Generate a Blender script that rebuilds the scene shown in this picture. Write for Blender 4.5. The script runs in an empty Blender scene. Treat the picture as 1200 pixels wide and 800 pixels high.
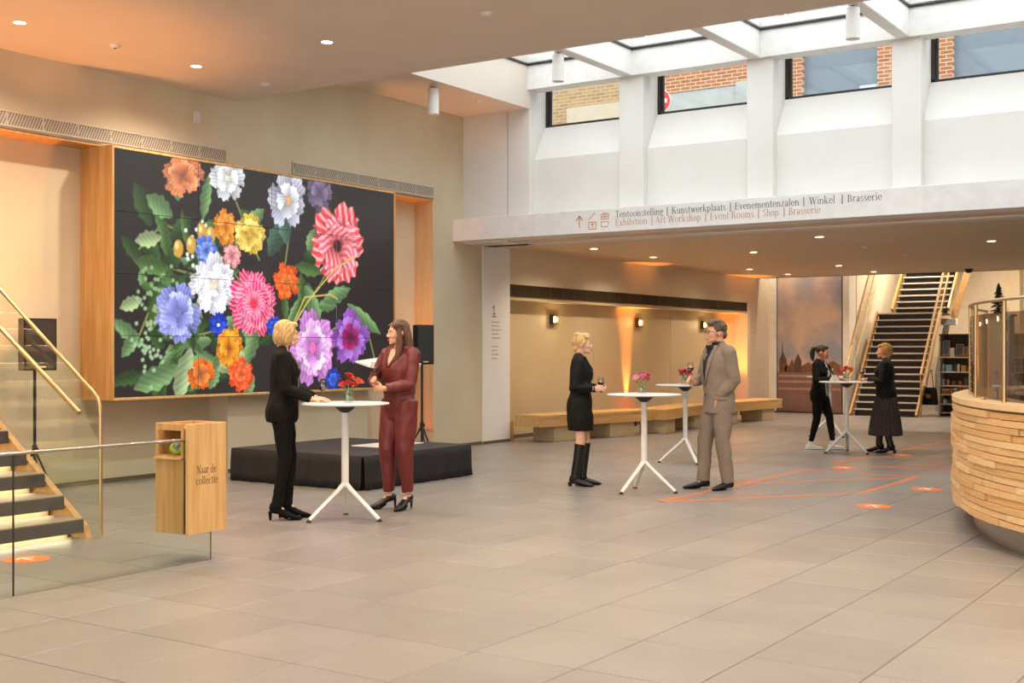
import bpy, math, random
import numpy as np
from mathutils import Vector, Matrix
random.seed(7)
SC = bpy.context.scene
C = bpy.context.collection
PI = math.pi

# ---------------------------------------------------------------- camera, sky, exposure
cam_d = bpy.data.cameras.new('camera')
cam = bpy.data.objects.new('camera', cam_d)
C.objects.link(cam)
cam.location = (0, 0, 1.55)
cam.rotation_euler = (PI/2, 0, math.radians(33.6717))
cam_d.sensor_width = 36.0
cam_d.lens = 1438.0/1200.0*36.0
cam_d.shift_y = 8.0/1200.0
cam_d.clip_end = 300
SC.camera = cam

w = bpy.data.worlds.new('overcast_sky')
SC.world = w
w.use_nodes = True
w.node_tree.nodes['Background'].inputs[0].default_value = (0.93, 0.96, 1.0, 1)
SKY = 2.6
w.node_tree.nodes['Background'].inputs[1].default_value = SKY
SC.view_settings.view_transform = 'Standard'
SC.view_settings.look = 'None'
SC.view_settings.gamma = 1.0
SC.view_settings.use_curve_mapping = False
SC.view_settings.exposure = 0.7
try:
    SC.cycles.max_bounces = 10
    SC.cycles.diffuse_bounces = 6
    SC.cycles.transparent_max_bounces = 16
    SC.cycles.sample_clamp_indirect = 6.0
    SC.cycles.caustics_reflective = False
    SC.cycles.caustics_refractive = False
except Exception:
    pass
WARM = (1.0, 0.83, 0.65)
ORANGE = (1.0, 0.36, 0.08)
DOWN_W = 125.0      # watt of one ceiling downlight
PASS_W = 150.0
UP_W = 330.0

# ---------------------------------------------------------------- helpers
def lin(h):
    if isinstance(h, str):
        h = h.lstrip('#')
        h = [int(h[i:i+2], 16)/255 for i in (0, 2, 4)]
    return tuple(((x/12.92) if x <= 0.04045 else ((x+0.055)/1.055)**2.4) for x in h)

MATS = {}
def mat(name, col, rough=0.6, metal=0.0, col2=None, scale=8.0, amt=0.5, bump=0.0, bscale=40.0,
        emit=None, estr=0.0, stretch=None, spec=0.5, coat=0.0, sheen=0.0, wave=None):
    """procedural principled material: two-tone noise colour, noise bump"""
    if name in MATS: return MATS[name]
    m = bpy.data.materials.new(name); m.use_nodes = True
    nt = m.node_tree; b = nt.nodes['Principled BSDF']
    c1 = lin(col); c2 = lin(col2) if col2 else tuple(x*0.88 for x in c1)
    tc = nt.nodes.new('ShaderNodeTexCoord'); mp = nt.nodes.new('ShaderNodeMapping')
    nt.links.new(tc.outputs['Object'], mp.inputs[0])
    if stretch: mp.inputs['Scale'].default_value = stretch
    no = nt.nodes.new('ShaderNodeTexNoise'); no.inputs['Scale'].default_value = scale; no.inputs['Detail'].default_value = 5
    nt.links.new(mp.outputs[0], no.inputs['Vector'])
    mx = nt.nodes.new('ShaderNodeMix'); mx.data_type = 'RGBA'
    mr = nt.nodes.new('ShaderNodeMapRange'); mr.inputs[1].default_value = 0.5-0.25/max(amt, .05)*.5; mr.inputs[2].default_value = 0.5+0.25/max(amt, .05)*.5
    nt.links.new(no.outputs['Fac'], mr.inputs[0]); nt.links.new(mr.outputs[0], mx.inputs[0])
    mx.inputs[6].default_value = (*c1, 1); mx.inputs[7].default_value = (*c2, 1)
    nt.links.new(mx.outputs[2], b.inputs['Base Color'])
    b.inputs['Roughness'].default_value = rough; b.inputs['Metallic'].default_value = metal
    b.inputs['Specular IOR Level'].default_value = spec
    if coat: b.inputs['Coat Weight'].default_value = coat; b.inputs['Coat Roughness'].default_value = .15
    if sheen: b.inputs['Sheen Weight'].default_value = sheen
    if bump:
        n2 = nt.nodes.new('ShaderNodeTexNoise'); n2.inputs['Scale'].default_value = bscale; n2.inputs['Detail'].default_value = 3
        nt.links.new(mp.outputs[0], n2.inputs['Vector'])
        bp = nt.nodes.new('ShaderNodeBump'); bp.inputs['Strength'].default_value = bump; bp.inputs['Distance'].default_value = 0.02
        nt.links.new(n2.outputs['Fac'], bp.inputs['Height']); nt.links.new(bp.outputs[0], b.inputs['Normal'])
    if emit is not None:
        b.inputs['Emission Color'].default_value = (*(lin(emit) if isinstance(emit, str) else emit), 1); b.inputs['Emission Strength'].default_value = estr
    MATS[name] = m
    return m

def glass(name, tint='#ffffff', refl=0.1, rough=0.02, haze=0.0, hazecol='#ffffff'):
    if name in MATS: return MATS[name]
    m = bpy.data.materials.new(name); m.use_nodes = True
    nt = m.node_tree; nt.nodes.remove(nt.nodes['Principled BSDF']); out = nt.nodes['Material Output']
    t = nt.nodes.new('ShaderNodeBsdfTransparent'); t.inputs[0].default_value = (*lin(tint), 1)
    g = nt.nodes.new('ShaderNodeBsdfGlossy'); g.inputs['Roughness'].default_value = rough
    fr = nt.nodes.new('ShaderNodeLayerWeight'); fr.inputs[0].default_value = .5
    pw = nt.nodes.new('ShaderNodeMath'); pw.operation = 'POWER'; pw.inputs[1].default_value = 5; nt.links.new(fr.outputs['Facing'], pw.inputs[0])
    ad = nt.nodes.new('ShaderNodeMath'); ad.operation = 'MULTIPLY_ADD'; ad.inputs[1].default_value = .8; ad.inputs[2].default_value = refl*.5; ad.use_clamp = True
    nt.links.new(pw.outputs[0], ad.inputs[0])
    mx = nt.nodes.new('ShaderNodeMixShader'); nt.links.new(ad.outputs[0], mx.inputs[0])
    nt.links.new(t.outputs[0], mx.inputs[1]); nt.links.new(g.outputs[0], mx.inputs[2])
    last = mx
    if haze:
        d = nt.nodes.new('ShaderNodeBsdfDiffuse'); d.inputs[0].default_value = (*lin(hazecol), 1)
        m2 = nt.nodes.new('ShaderNodeMixShader'); m2.inputs[0].default_value = haze
        nt.links.new(mx.outputs[0], m2.inputs[1]); nt.links.new(d.outputs[0], m2.inputs[2]); last = m2
    nt.links.new(last.outputs[0], out.inputs[0])
    MATS[name] = m
    return m

class MB:
    def __init__(s): s.v = []; s.f = []
    def add(s, vs, fs):
        o = len(s.v); s.v += [tuple(map(float, x)) for x in vs]; s.f += [tuple(i+o for i in f) for f in fs]; return s
    def box(s, x0, x1, y0, y1, z0, z1, M=None):
        vs = [(x, y, z) for z in (z0, z1) for y in (y0, y1) for x in (x0, x1)]
        if M is not None: vs = [M @ Vector(v) for v in vs]
        return s.add(vs, [(0,2,3,1),(4,5,7,6),(0,1,5,4),(2,6,7,3),(0,4,6,2),(1,3,7,5)])
    def bbox(s, x0, x1, y0, y1, z0, z1, b=.004, M=None):
        """box with chamfered edges"""
        cx, cy, cz = (x0+x1)/2, (y0+y1)/2, (z0+z1)/2
        hx, hy, hz = abs(x1-x0)/2, abs(y1-y0)/2, abs(z1-z0)/2
        b = min(b, hx*.49, hy*.49, hz*.49)
        vs = []; idx = {}
        for sx in (-1, 1):
            for sy in (-1, 1):
                for sz in (-1, 1):
                    for a in range(3):
                        p = [hx-b, hy-b, hz-b]; p[a] += b
                        idx[(sx, sy, sz, a)] = len(vs); vs.append((cx+sx*p[0], cy+sy*p[1], cz+sz*p[2]))
        fs = []
        for a in range(3):
            o = [i for i in range(3) if i != a]
            for sg in (-1, 1):
                loop = []
                for (p, q) in ((-1,-1),(1,-1),(1,1),(-1,1)):
                    t = [0,0,0]; t[a] = sg; t[o[0]] = p; t[o[1]] = q; loop.append(idx[(*t, a)])
                fs.append(tuple(loop) if sg*(1 if a != 1 else -1) > 0 else tuple(reversed(loop)))
        for a in range(3):
            o = [i for i in range(3) if i != a]
            for p in (-1, 1):
                for q in (-1, 1):
                    l = []
                    for sg, c in ((-1, o[0]), (1, o[0]), (1, o[1]), (-1, o[1])):
                        t = [0,0,0]; t[a] = sg; t[o[0]] = p; t[o[1]] = q; l.append(idx[(*t, c)])
                    fs.append(tuple(l))
        for sx in (-1, 1):
            for sy in (-1, 1):
                for sz in (-1, 1):
                    fs.append(tuple(idx[(sx, sy, sz, a)] for a in range(3)))
        if M is not None: vs = [M @ Vector(v) for v in vs]
        return s.add(vs, fs)
    def tube(s, pts, rads, n=10, cap=True, up=None):
        """tube through pts; rads scalars or (a,b) pairs; a is along 'side' axis"""
        P = [Vector(p) for p in pts]; k = len(P)
        if not isinstance(rads, (list, tuple)) or (isinstance(rads, tuple) and len(rads) == 2 and k != 2): rads = [rads]*k
        T = []
        for i in range(k):
            t = P[min(i+1, k-1)]-P[max(i-1, 0)]
            T.append(t.normalized() if t.length > 1e-9 else Vector((0,0,1)))
        ref = Vector(up) if up is not None else (Vector((0,0,1)) if abs(T[0].z) < .9 else Vector((0,1,0)))
        S = T[0].cross(ref).normalized()
        rings = []
        for i in range(k):
            S = (S - T[i]*S.dot(T[i]))
            S = S.normalized() if S.length > 1e-6 else T[i].orthogonal().normalized()
            N = S.cross(T[i]).normalized()
            r = rads[i]; a, b = (r if isinstance(r, (tuple, list)) else (r, r))
            rings.append([P[i]+S*(a*math.cos(2*PI*j/n))+N*(b*math.sin(2*PI*j/n)) for j in range(n)])
        o = len(s.v)
        for R in rings: s.v += [tuple(p) for p in R]
        for i in range(k-1):
            for j in range(n):
                s.f.append((o+i*n+j, o+i*n+(j+1)%n, o+(i+1)*n+(j+1)%n, o+(i+1)*n+j))
        if cap:
            s.f.append(tuple(o+j for j in reversed(range(n)))); s.f.append(tuple(o+(k-1)*n+j for j in range(n)))
        return s
    def lathe(s, prof, c=(0,0,0), n=24, M=None):
        o = len(s.v); k = len(prof)
        vs = [(c[0]+r*math.cos(2*PI*j/n), c[1]+r*math.sin(2*PI*j/n), c[2]+z) for r, z in prof for j in range(n)]
        if M is not None: vs = [tuple(M @ Vector(v)) for v in vs]
        s.v += vs
        for i in range(k-1):
            for j in range(n):
                s.f.append((o+i*n+j, o+i*n+(j+1)%n, o+(i+1)*n+(j+1)%n, o+(i+1)*n+j))
        if prof[0][0] > 1e-6: s.f.append(tuple(o+j for j in reversed(range(n))))
        if prof[-1][0] > 1e-6: s.f.append(tuple(o+(k-1)*n+j for j in range(n)))
        return s
    def ell(s, c, r, M=None, n=14, m=9):
        o = len(s.v); vs = []
        for i in range(m+1):
            a = -PI/2+PI*i/m
            for j in range(n):
                b = 2*PI*j/n
                vs.append(Vector((c[0]+r[0]*math.cos(a)*math.cos(b), c[1]+r[1]*math.cos(a)*math.sin(b), c[2]+r[2]*math.sin(a))))
        if M is not None: vs = [M @ v for v in vs]
        s.v += [tuple(v) for v in vs]
        for i in range(m):
            for j in range(n):
                s.f.append((o+i*n+j, o+i*n+(j+1)%n, o+(i+1)*n+(j+1)%n, o+(i+1)*n+j))
        return s
    def loft(s, rings, n=28, M=None):
        """rings (z, rx, ry, yoff)"""
        o = len(s.v); k = len(rings)
        vs = [Vector((rx*math.cos(2*PI*j/n), yo+ry*math.sin(2*PI*j/n), z)) for z, rx, ry, yo in rings for j in range(n)]
        if M is not None: vs = [M @ v for v in vs]
        s.v += [tuple(v) for v in vs]
        for i in range(k-1):
            for j in range(n):
                s.f.append((o+i*n+j, o+i*n+(j+1)%n, o+(i+1)*n+(j+1)%n, o+(i+1)*n+j))
        s.f.append(tuple(o+j for j in reversed(range(n)))); s.f.append(tuple(o+(k-1)*n+j for j in range(n)))
        return s
    def prism(s, poly, z0, z1, M=None):
        n = len(poly); vs = [Vector((x, y, z0)) for x, y in poly]+[Vector((x, y, z1)) for x, y in poly]
        if M is not None: vs = [M @ v for v in vs]
        return s.add(vs, [tuple(reversed(range(n))), tuple(range(n, 2*n))]+[(i, (i+1)%n, n+(i+1)%n, n+i) for i in range(n)])
    def bar(s, a, b, w, h, up=(0,0,1)):
        """rectangular bar from a to b"""
        a, b = Vector(a), Vector(b); t = (b-a).normalized(); sd = t.cross(Vector(up))
        sd = sd.normalized() if sd.length > 1e-6 else t.orthogonal().normalized()
        nn = sd.cross(t)
        vs = [p+sd*(i*w/2)+nn*(j*h/2) for p in (a, b) for i, j in ((-1,-1),(1,-1),(1,1),(-1,1))]
        return s.add(vs, [(0,1,2,3),(7,6,5,4),(0,4,5,1),(1,5,6,2),(2,6,7,3),(3,7,4,0)])
    def mesh(s, name):
        me = bpy.data.meshes.new(name); me.from_pydata(s.v, [], s.f); me.update(); return me
    def build(s, name, m=None, parent=None, smooth=False, fix=True):
        me = s.mesh(name)
        if fix: fixn(me)
        if smooth: shade(me)
        o = bpy.data.objects.new(name, me); C.objects.link(o)
        if m is not None: me.materials.append(m)
        if parent is not None: o.parent = parent
        return o
import bmesh
def fixn(me):
    bm = bmesh.new(); bm.from_mesh(me); bmesh.ops.recalc_face_normals(bm, faces=bm.faces); bm.to_mesh(me); bm.free()
def shade(me, ang=None):
    me.polygons.foreach_set('use_smooth', [True]*len(me.polygons))
    if ang is None: ang = 40
    try: me.set_sharp_from_angle(angle=math.radians(ang))
    except Exception: pass
def tag(o, label=None, cat=None, group=None, kind=None):
    if label: o['label'] = label
    if cat: o['category'] = cat
    if group: o['group'] = group
    if kind: o['kind'] = kind
    return o
def thing(name, label, cat, loc=(0,0,0), rz=0, group=None):
    o = bpy.data.objects.new(name, None); C.objects.link(o); o.empty_display_size = .1
    o.location = loc; o.rotation_euler = (0, 0, rz)
    return tag(o, label, cat, group)
def struct(o, label=None): return tag(o, label, None, None, 'structure')
def part(name, me, m, parent, loc=(0,0,0), rot=(0,0,0), scale=(1,1,1)):
    o = bpy.data.objects.new(name, me); C.objects.link(o); o.parent = parent
    o.location = loc; o.rotation_euler = rot; o.scale = scale
    if m is not None and not me.materials: me.materials.append(m)
    return o
def copy_tree(root, loc=None, rz=None, label=None, group=None, parent=None):
    r = root.copy(); C.objects.link(r); r.parent = parent
    if loc is not None: r.location = loc
    if rz is not None: r.rotation_euler = (0, 0, rz)
    if label: r['label'] = label
    if group: r['group'] = group
    for ch in list(root.children): copy_tree(ch, parent=r)
    return r
def lamp(kind, name, parent, loc, energy, col, rot=(0,0,0), size=.05, spot=None, blend=.5):
    d = bpy.data.lights.new(name, kind); d.energy = energy; d.color = col
    if kind == 'SPOT': d.spot_size = math.radians(spot or 90); d.spot_blend = blend; d.shadow_soft_size = size
    elif kind == 'POINT': d.shadow_soft_size = size
    o = bpy.data.objects.new(name, d); C.objects.link(o); o.location = loc; o.rotation_euler = rot
    if parent is not None: o.parent = parent
    return o

# ---------------------------------------------------------------- materials of the room
M_plaster = mat('plaster', '#d9ccb2', .85, col2='#c8b99b', scale=1.3, amt=.45, bump=.12, bscale=5, stretch=(1, 1, .7))
M_white = mat('white_paint', '#dfdcd7', .7, col2='#dad7d1', scale=3)
M_ceil = mat('ceiling_paint', '#d8ccbf', .8, col2='#d2c6b8', scale=2)
M_cream = mat('cream_gloss_panel', '#dccdb2', .2, col2='#d6c6a9', scale=1.5)
M_cream2 = mat('cream_matt_panel', '#d3bd96', .55, col2='#cab48c', scale=1.5)
M_beam = mat('beam_paint', '#ece9e5', .7)
M_dark = mat('dark_metal', '#3a3632', .45, .4)
M_black = mat('black_plastic', '#141312', .45)
M_grille = mat('grille_aluminium', '#d8cfc0', .5)
M_brown = mat('bronze_grille', '#4a3a22', .5, .3)
M_oak = mat('oak', '#cf9f63', .5, col2='#b98648', scale=3, amt=.8, stretch=(6, 6, .5), bump=.05, bscale=30)
M_oakl = mat('oak_light', '#dcb37a', .5, col2='#c99b5f', scale=3, amt=.8, stretch=(6, 6, .5), bump=.05, bscale=30)
M_oakh = mat('oak_long', '#d9b27c', .5, col2='#c79a61', scale=3, amt=.8, stretch=(6, .5, 6), bump=.05, bscale=30)
M_steel = mat('brushed_steel', '#b5aca0', .3, .9, col2='#a39a8e', scale=20, stretch=(1, 1, 12))
M_brass = mat('champagne_metal', '#c9a878', .3, .85)
M_glass = glass('clear_glass', '#f6faf7', .06)
M_paneglass = glass('window_glass', '#eef2f2', .06)
M_deskglass = glass('counter_glass', '#cfc6bb', .16, haze=.08, hazecol='#6b5a4c')  # brown tint and haze stand in for the hall reflected in the glass
M_base = mat('baseboard_grey', '#6b5c4a', .5)

def floor_mat():
    m = bpy.data.materials.new('stone_tile'); m.use_nodes = True
    nt = m.node_tree; b = nt.nodes['Principled BSDF']
    g = nt.nodes.new('ShaderNodeNewGeometry')
    mp = nt.nodes.new('ShaderNodeMapping'); mp.vector_type = 'POINT'
    mp.inputs['Location'].default_value = (11.57/.61, 7.9/.685, 0); mp.inputs['Scale'].default_value = (1/.61, 1/.685, 0)
    nt.links.new(g.outputs['Position'], mp.inputs[0])
    fl = nt.nodes.new('ShaderNodeVectorMath'); fl.operation = 'FLOOR'; nt.links.new(mp.outputs[0], fl.inputs[0])
    wn = nt.nodes.new('ShaderNodeTexWhiteNoise'); wn.noise_dimensions = '2D'; nt.links.new(fl.outputs[0], wn.inputs['Vector'])
    no = nt.nodes.new('ShaderNodeTexNoise'); no.inputs['Scale'].default_value = 1.1; no.inputs['Detail'].default_value = 6
    nt.links.new(g.outputs['Position'], no.inputs['Vector'])
    n2 = nt.nodes.new('ShaderNodeTexNoise'); n2.inputs['Scale'].default_value = 55; n2.inputs['Detail'].default_value = 3
    nt.links.new(g.outputs['Position'], n2.inputs['Vector'])
    r1 = nt.nodes.new('ShaderNodeMapRange'); r1.inputs[1].default_value = .3; r1.inputs[2].default_value = .7; nt.links.new(no.outputs['Fac'], r1.inputs[0])
    mx = nt.nodes.new('ShaderNodeMix'); mx.data_type = 'RGBA'; nt.links.new(r1.outputs[0], mx.inputs[0])
    mx.inputs[6].default_value = (*lin('#8e8882'), 1); mx.inputs[7].default_value = (*lin('#827b75'), 1)
    m2 = nt.nodes.new('ShaderNodeMix'); m2.data_type = 'RGBA'; m2.blend_type = 'MULTIPLY'; m2.inputs[0].default_value = 1
    cr = nt.nodes.new('ShaderNodeMapRange'); cr.inputs[3].default_value = .91; cr.inputs[4].default_value = 1.04; nt.links.new(wn.outputs['Value'], cr.inputs[0])
    nt.links.new(mx.outputs[2], m2.inputs[6]); nt.links.new(cr.outputs[0], m2.inputs[7])
    m3 = nt.nodes.new('ShaderNodeMix'); m3.data_type = 'RGBA'; m3.blend_type = 'MULTIPLY'; m3.inputs[0].default_value = 1
    c3 = nt.nodes.new('ShaderNodeMapRange'); c3.inputs[1].default_value = .3; c3.inputs[2].default_value = .7; c3.inputs[3].default_value = .9; c3.inputs[4].default_value = 1.06
    nt.links.new(n2.outputs['Fac'], c3.inputs[0]); nt.links.new(m2.outputs[2], m3.inputs[6]); nt.links.new(c3.outputs[0], m3.inputs[7])
    nt.links.new(m3.outputs[2], b.inputs['Base Color'])
    rr = nt.nodes.new('ShaderNodeMapRange'); rr.inputs[3].default_value = .28; rr.inputs[4].default_value = .42; nt.links.new(no.outputs['Fac'], rr.inputs[0])
    nt.links.new(rr.outputs[0], b.inputs['Roughness'])
    bp = nt.nodes.new('ShaderNodeBump'); bp.inputs['Strength'].default_value = .06; bp.inputs['Distance'].default_value = .01
    nt.links.new(n2.outputs['Fac'], bp.inputs['Height']); nt.links.new(bp.outputs[0], b.inputs['Normal'])
    return m
M_floor = floor_mat()
M_grout = mat('grout', '#73695f', .9)

# ---------------------------------------------------------------- the setting
XL, XN, XS = -11.40, -11.75, -11.20
# floor: slab with stone tiles
fl = struct(MB().box(-16, 8, -9, 40, -.2, -.004).build('floor', M_grout), 'brown grey stone tile floor of the foyer')
TX, TY = .61, .685
tile_me = MB().bbox(0, TX-.007, 0, TY-.007, -.02, 0, .003).mesh('tile'); fixn(tile_me); tile_me.materials.append(M_floor)
def cam_xy(x, y):
    s, c = math.sin(math.radians(33.6717)), math.cos(math.radians(33.6717))
    return x*c+y*s, -x*s+y*c          # lateral, depth
cand, rest = [], MB()
for i in range(-8, 33):
    for j in range(0, 71):
        x, y = -11.57+i*TX, -7.9+j*TY
        la, d = cam_xy(x+TX/2, y+TY/2)
        if x > 8 or y > 39: continue
        vis = d > 4.8 and abs(la/d) < .46 and x > -12 and d < 14.5 and not (-2.5 < x and y > 9.6)
        (cand if vis else rest).append((d, x, y)) if vis else rest.bbox(x, x+TX-.007, y, y+TY-.007, -.02, 0, .003)
cand.sort()
for k, (d, x, y) in enumerate(cand):
    if k < 300: part('tile', tile_me, None, fl, (x, y, 0))
    else: rest.bbox(x, x+TX-.007, y, y+TY-.007, -.02, 0, .003)
tag(rest.build('tile_field', M_floor, fl, fix=False), kind='stuff')

# left wall with the long niche behind the screen and the stair opening
b = MB()
b.box(XL-.8, XL, -8, 16.24, 3.82, 5.9)
b.box(XL-.8, XN, 6.62, 14.95, 0, 3.82)
b.box(XL-.8, XL, 14.95, 16.24, 0, 3.82)
b.box(XN-.01, XL, 10.74, 13.41, 0, 1.04)
b.box(XL-.8, XL, -8, 4.2, 0, 3.82)
b.box(-15.5, XL-.5, 6.5, 6.62, 0, 3.82)
b.box(-15.5, XL-.5, 4.1, 4.2, 0, 3.82)
b.box(-15.6, -15.5, 4.0, 6.7, 0, 3.82)
b.box(XN, XL, 6.5, 6.75, 0, 3.82)
wl = struct(b.build('wall_left', M_plaster), 'mottled beige plaster wall with a long niche behind the screen')
# wooden reveal board at the right end of the niche
struct(MB().bbox(XN, XL+.002, 14.93, 14.965, .31, 3.815, .003).build('trim_1', mat('reveal_oak', '#dcc096', .5, col2='#d0b083', scale=3, stretch=(6, 6, .5))), 'wooden reveal board at the end of the niche')
struct(MB().box(XN, XL+.0, 6.75, 8.86, 3.80, 3.83).box(XN, XL+.0, 13.74, 14.95, 3.80, 3.83).build('trim_2', M_oak), 'wooden head lining of the niche')
struct(MB().box(XN, XN+.012, 6.75, 10.74, 0, .05).box(XL, XL+.01, 10.74, 13.41, 0, .05).box(XL, XL+.01, 14.97, 16.24, 0, .05).build('baseboard_left', M_base), 'thin dark base strip of the plaster wall')

# near ceiling, high strip ceiling
struct(MB().box(-15.6, 6, -9, 10.84, 4.64, 6.1).build('ceiling', M_ceil), 'low tan ceiling with recessed downlights')
struct(MB().box(-12.2, -10.15, 10.84, 15.715, 5.2, 6.1).build('ceiling_strip', M_ceil), 'white ceiling strip beside the skylight')
# skylight: cross beams, edge beams, frames and panes
beams = [-8.45, -6.49, -4.50, -2.52, -.55, 1.42, 3.40]
bw = .085
for k, x in enumerate(beams):
    struct(MB().bbox(x-bw, x+bw, 10.84, 15.66, 5.48, 6.0, .01).build('trim_%d' % (3+k), M_beam), 'white cross beam between two skylight wells')
struct(MB().box(-10.15, 5, 15.66, 15.95, 5.48, 6.0).box(-10.15, 5, 10.84, 10.98, 5.3, 6.0).build('trim_10', M_beam), 'white edge beam along the skylight wells')
edges = [-10.15]+beams+[5.0]
for k in range(len(edges)-1):
    x0 = edges[k]+(bw if k else 0); x1 = edges[k+1]-(bw if k+1 < len(edges)-1 else 0)
    f = MB(); t = .018; z0, z1 = 5.84, 5.88
    y0, y1 = 10.99, 15.655
    f.box(x0+.005, x1-.005, y1-t, y1, z0, z1).box(x0+.005, x1-.005, y0, y0+t, z0, z1).box(x0+.005, x0+t, y0, y1, z0, z1).box(x1-t, x1-.005, y0, y1, z0, z1)
    wnd = struct(f.build('window_%d' % (5+k), M_dark), 'skylight window with thin dark frame')
    p = MB().box(x0+t, x1-t, y0+t, y1-t, 5.85, 5.862).build('pane', glass('skylight_glass', '#f2f5f5', .05), wnd)

# clerestory wall with pilasters, sloping sills and windows
uw = MB()
uw.box(-12.2, -10.56, 15.72, 16.5, 3.2, 5.3)
uw.box(-12.2, 5, 16.28, 16.6, 3.2, 4.9)
uw.box(-12.2, 5, 16.2, 16.5, 5.8, 6.1)
wu = struct(uw.build('wall_clerestory', M_white), 'white clerestory wall above the passage')
pil = [(-10.55, -10.15), (-8.60, -8.21), (-6.62, -6.25), (-4.65, -4.28), (-2.68, -2.31), (-.71, -.34), (1.26, 1.63), (3.23, 3.6)]
for x0, x1 in pil:
    MB().bbox(x0, x1, 15.72, 16.4, 3.5, 5.50, .006).build('pilaster', M_white, wu)
    MB().box(x0, x1, 15.951, 16.42, 5.49, 5.9).build('pilaster_head', M_white, wu)
for k in range(len(pil)-1):
    x0, x1 = pil[k][1], pil[k+1][0]
    pb = MB()
    prof = [(15.86, 3.5), (15.86, 4.44), (16.17, 4.975), (16.4, 4.975), (16.4, 3.5)]
    n = len(prof)
    pb.add([(x0, y, z) for y, z in prof]+[(x1, y, z) for y, z in prof], [tuple(range(n)), tuple(reversed(range(n, 2*n)))]+[(i, n+i, n+(i+1)%n, (i+1)%n) for i in range(n)])
    pb.build('sloping_sill', M_white, wu)
    if k < 4:
        f = MB(); y = 16.2
        f.box(x0, x0+.05, y-.02, y+.05, 4.975, 5.8).box(x1-.05, x1, y-.02, y+.05, 4.975, 5.8).box(x0, x1, y-.02, y+.05, 4.975, 5.01).box(x0, x1, y-.02, y+.05, 5.76, 5.8)
        f.box(x0+.055, x0+.085, y, y+.04, 5.01, 5.76)
        wn = struct(f.build('window_%d' % (k+1), M_dark), 'clerestory window with dark metal frame looking onto the street')
        MB().box(x0+.085, x1-.05, y+.015, y+.025, 5.01, 5.76).build('pane', M_paneglass, wn)
    else:
        MB().box(x0, x1, 16.2, 16.4, 4.97, 5.8).build('blank_panel', M_white, wu)

# fascia and passage ceiling
fas = struct(MB().bbox(XL, 5, 15.43, 15.86, 3.22, 3.56, .004).build('wall_fascia', mat('fascia_paint', '#e9e6e2', .6)), 'white fascia band carrying the direction text')
pc = MB().box(-12.2, 5, 15.86, 27.8, 3.22, 3.5).build('ceiling_passage', mat('passage_ceiling_paint', '#dcc7ad', .6)); struct(pc, 'tan passage ceiling with small downlights')
# passage left wall: white pier, glossy band, grille, recess
b = MB()
struct(MB().bbox(-12.1, -11.385, 16.24, 17.03, 0, 3.22, .003).build('wall_pier', mat('pier_white', '#f2efeb', .6, col2='#eeebe6')), 'white wall pier with small printed text')
b.box(-12.1, -11.385, 17.03, 27.06, 2.62, 3.22)
b.box(-12.1, -11.385, 27.06, 28.5, 0, 3.22)
wp = struct(b.build('wall_passage', M_cream), 'glossy cream wall above the bench recess')
rb = struct(MB().box(-12.1, -11.72, 17.03, 27.06, 0, 2.62).build('wall_recess', M_cream2), 'cream panelled back of the bench recess')
seams = [17.04, 20.39, 23.67, 27.05]
for k in range(3):
    MB().bbox(-11.735, -11.705, seams[k]+.006, seams[k+1]-.006, .06, 2.41, .003).build('panel', M_cream2, rb)
struct(MB().box(-11.72, -11.40, 17.03, 27.06, 2.36, 2.43).build('trim_11', M_cream2), 'cream lip under the bronze grille')
struct(MB().box(-11.705, -11.69, 17.04, 27.05, 0, .06).box(-11.385, -11.375, 16.24, 17.03, 0, .045).box(-11.385, -11.375, 27.06, 28.5, 0, .045).build('baseboard_passage', M_base), 'thin brown base strip of the passage wall')
struct(MB().bbox(-11.70, -11.42, 17.05, 17.20, 0, .33, .004).build('trim_12', M_oak), 'small wooden block at the start of the recess')
# bronze grille of many small sections
gt = thing('bronze_grille', 'long dark bronze air grille above the bench recess', 'grille', (-11.40, 17.05, 2.42))
MB().box(-.02, .012, 0, 10.0, .02, .18).build('backing', M_brown, gt)
MB().box(0, .025, 0, 10.0, 0, .02).box(0, .025, 0, 10.0, .18, .2).build('frame', M_brown, gt)
me = MB().box(.012, .022, 0, .018, .02, .18).mesh('divider'); fixn(me); me.materials.append(mat('bronze_light', '#6b5638', .5, .3))
for k in range(25): part('divider', me, None, gt, (0, .0+k*.4149, 0))
sl = MB()
for k in range(12): sl.box(.012, .018, 0, 10.0, .03+k*.0125, .035+k*.0125)
tag(sl.build('slats', M_brown, gt), kind='stuff')

# right hand wall, back of the hall, far hall
struct(MB().box(5, 5.3, -8, 36, 0, 6).build('wall_right', M_white), 'white side wall of the hall')
struct(MB().box(-12.1, -9.42, 28.62, 29.0, 0, 5.2).build('wall_poster', mat('far_wall_beige', '#d8c6a8', .7)), 'beige wall behind the banner')
struct(MB().box(-11.39, -11.2, 28.42, 28.64, 0, 3.6).box(-9.55, -9.40, 28.4, 28.9, 0, 5.2).build('trim_13', mat('far_white', '#efe6d6', .6)), 'pale vertical edge strips beside the banner')
struct(MB().box(-12.1, 5, 35.5, 35.8, 0, 5.2).build('wall_far', mat('far_wall_cream', '#e6d7bd', .7)), 'cream wall of the stair hall')
struct(MB().box(-9.6, -9.42, 28.9, 35.5, 0, 5.2).build('wall_stairhall', mat('far_wall_cream', '#e6d7bd')), 'cream side wall of the stair hall')
struct(MB().box(-12.2, 5.3, 27.8, 35.9, 5.2, 5.4).box(-12.2, 5.3, 27.6, 27.8, 3.22, 5.4).build('ceiling_stairhall', M_white), 'high ceiling of the stair hall')
struct(MB().bbox(-7.05, -6.53, 33.0, 33.5, 0, 5.2, .01).build('wall_column', mat('column_beige', '#c9b594', .7)), 'beige column in the stair hall')
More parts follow.
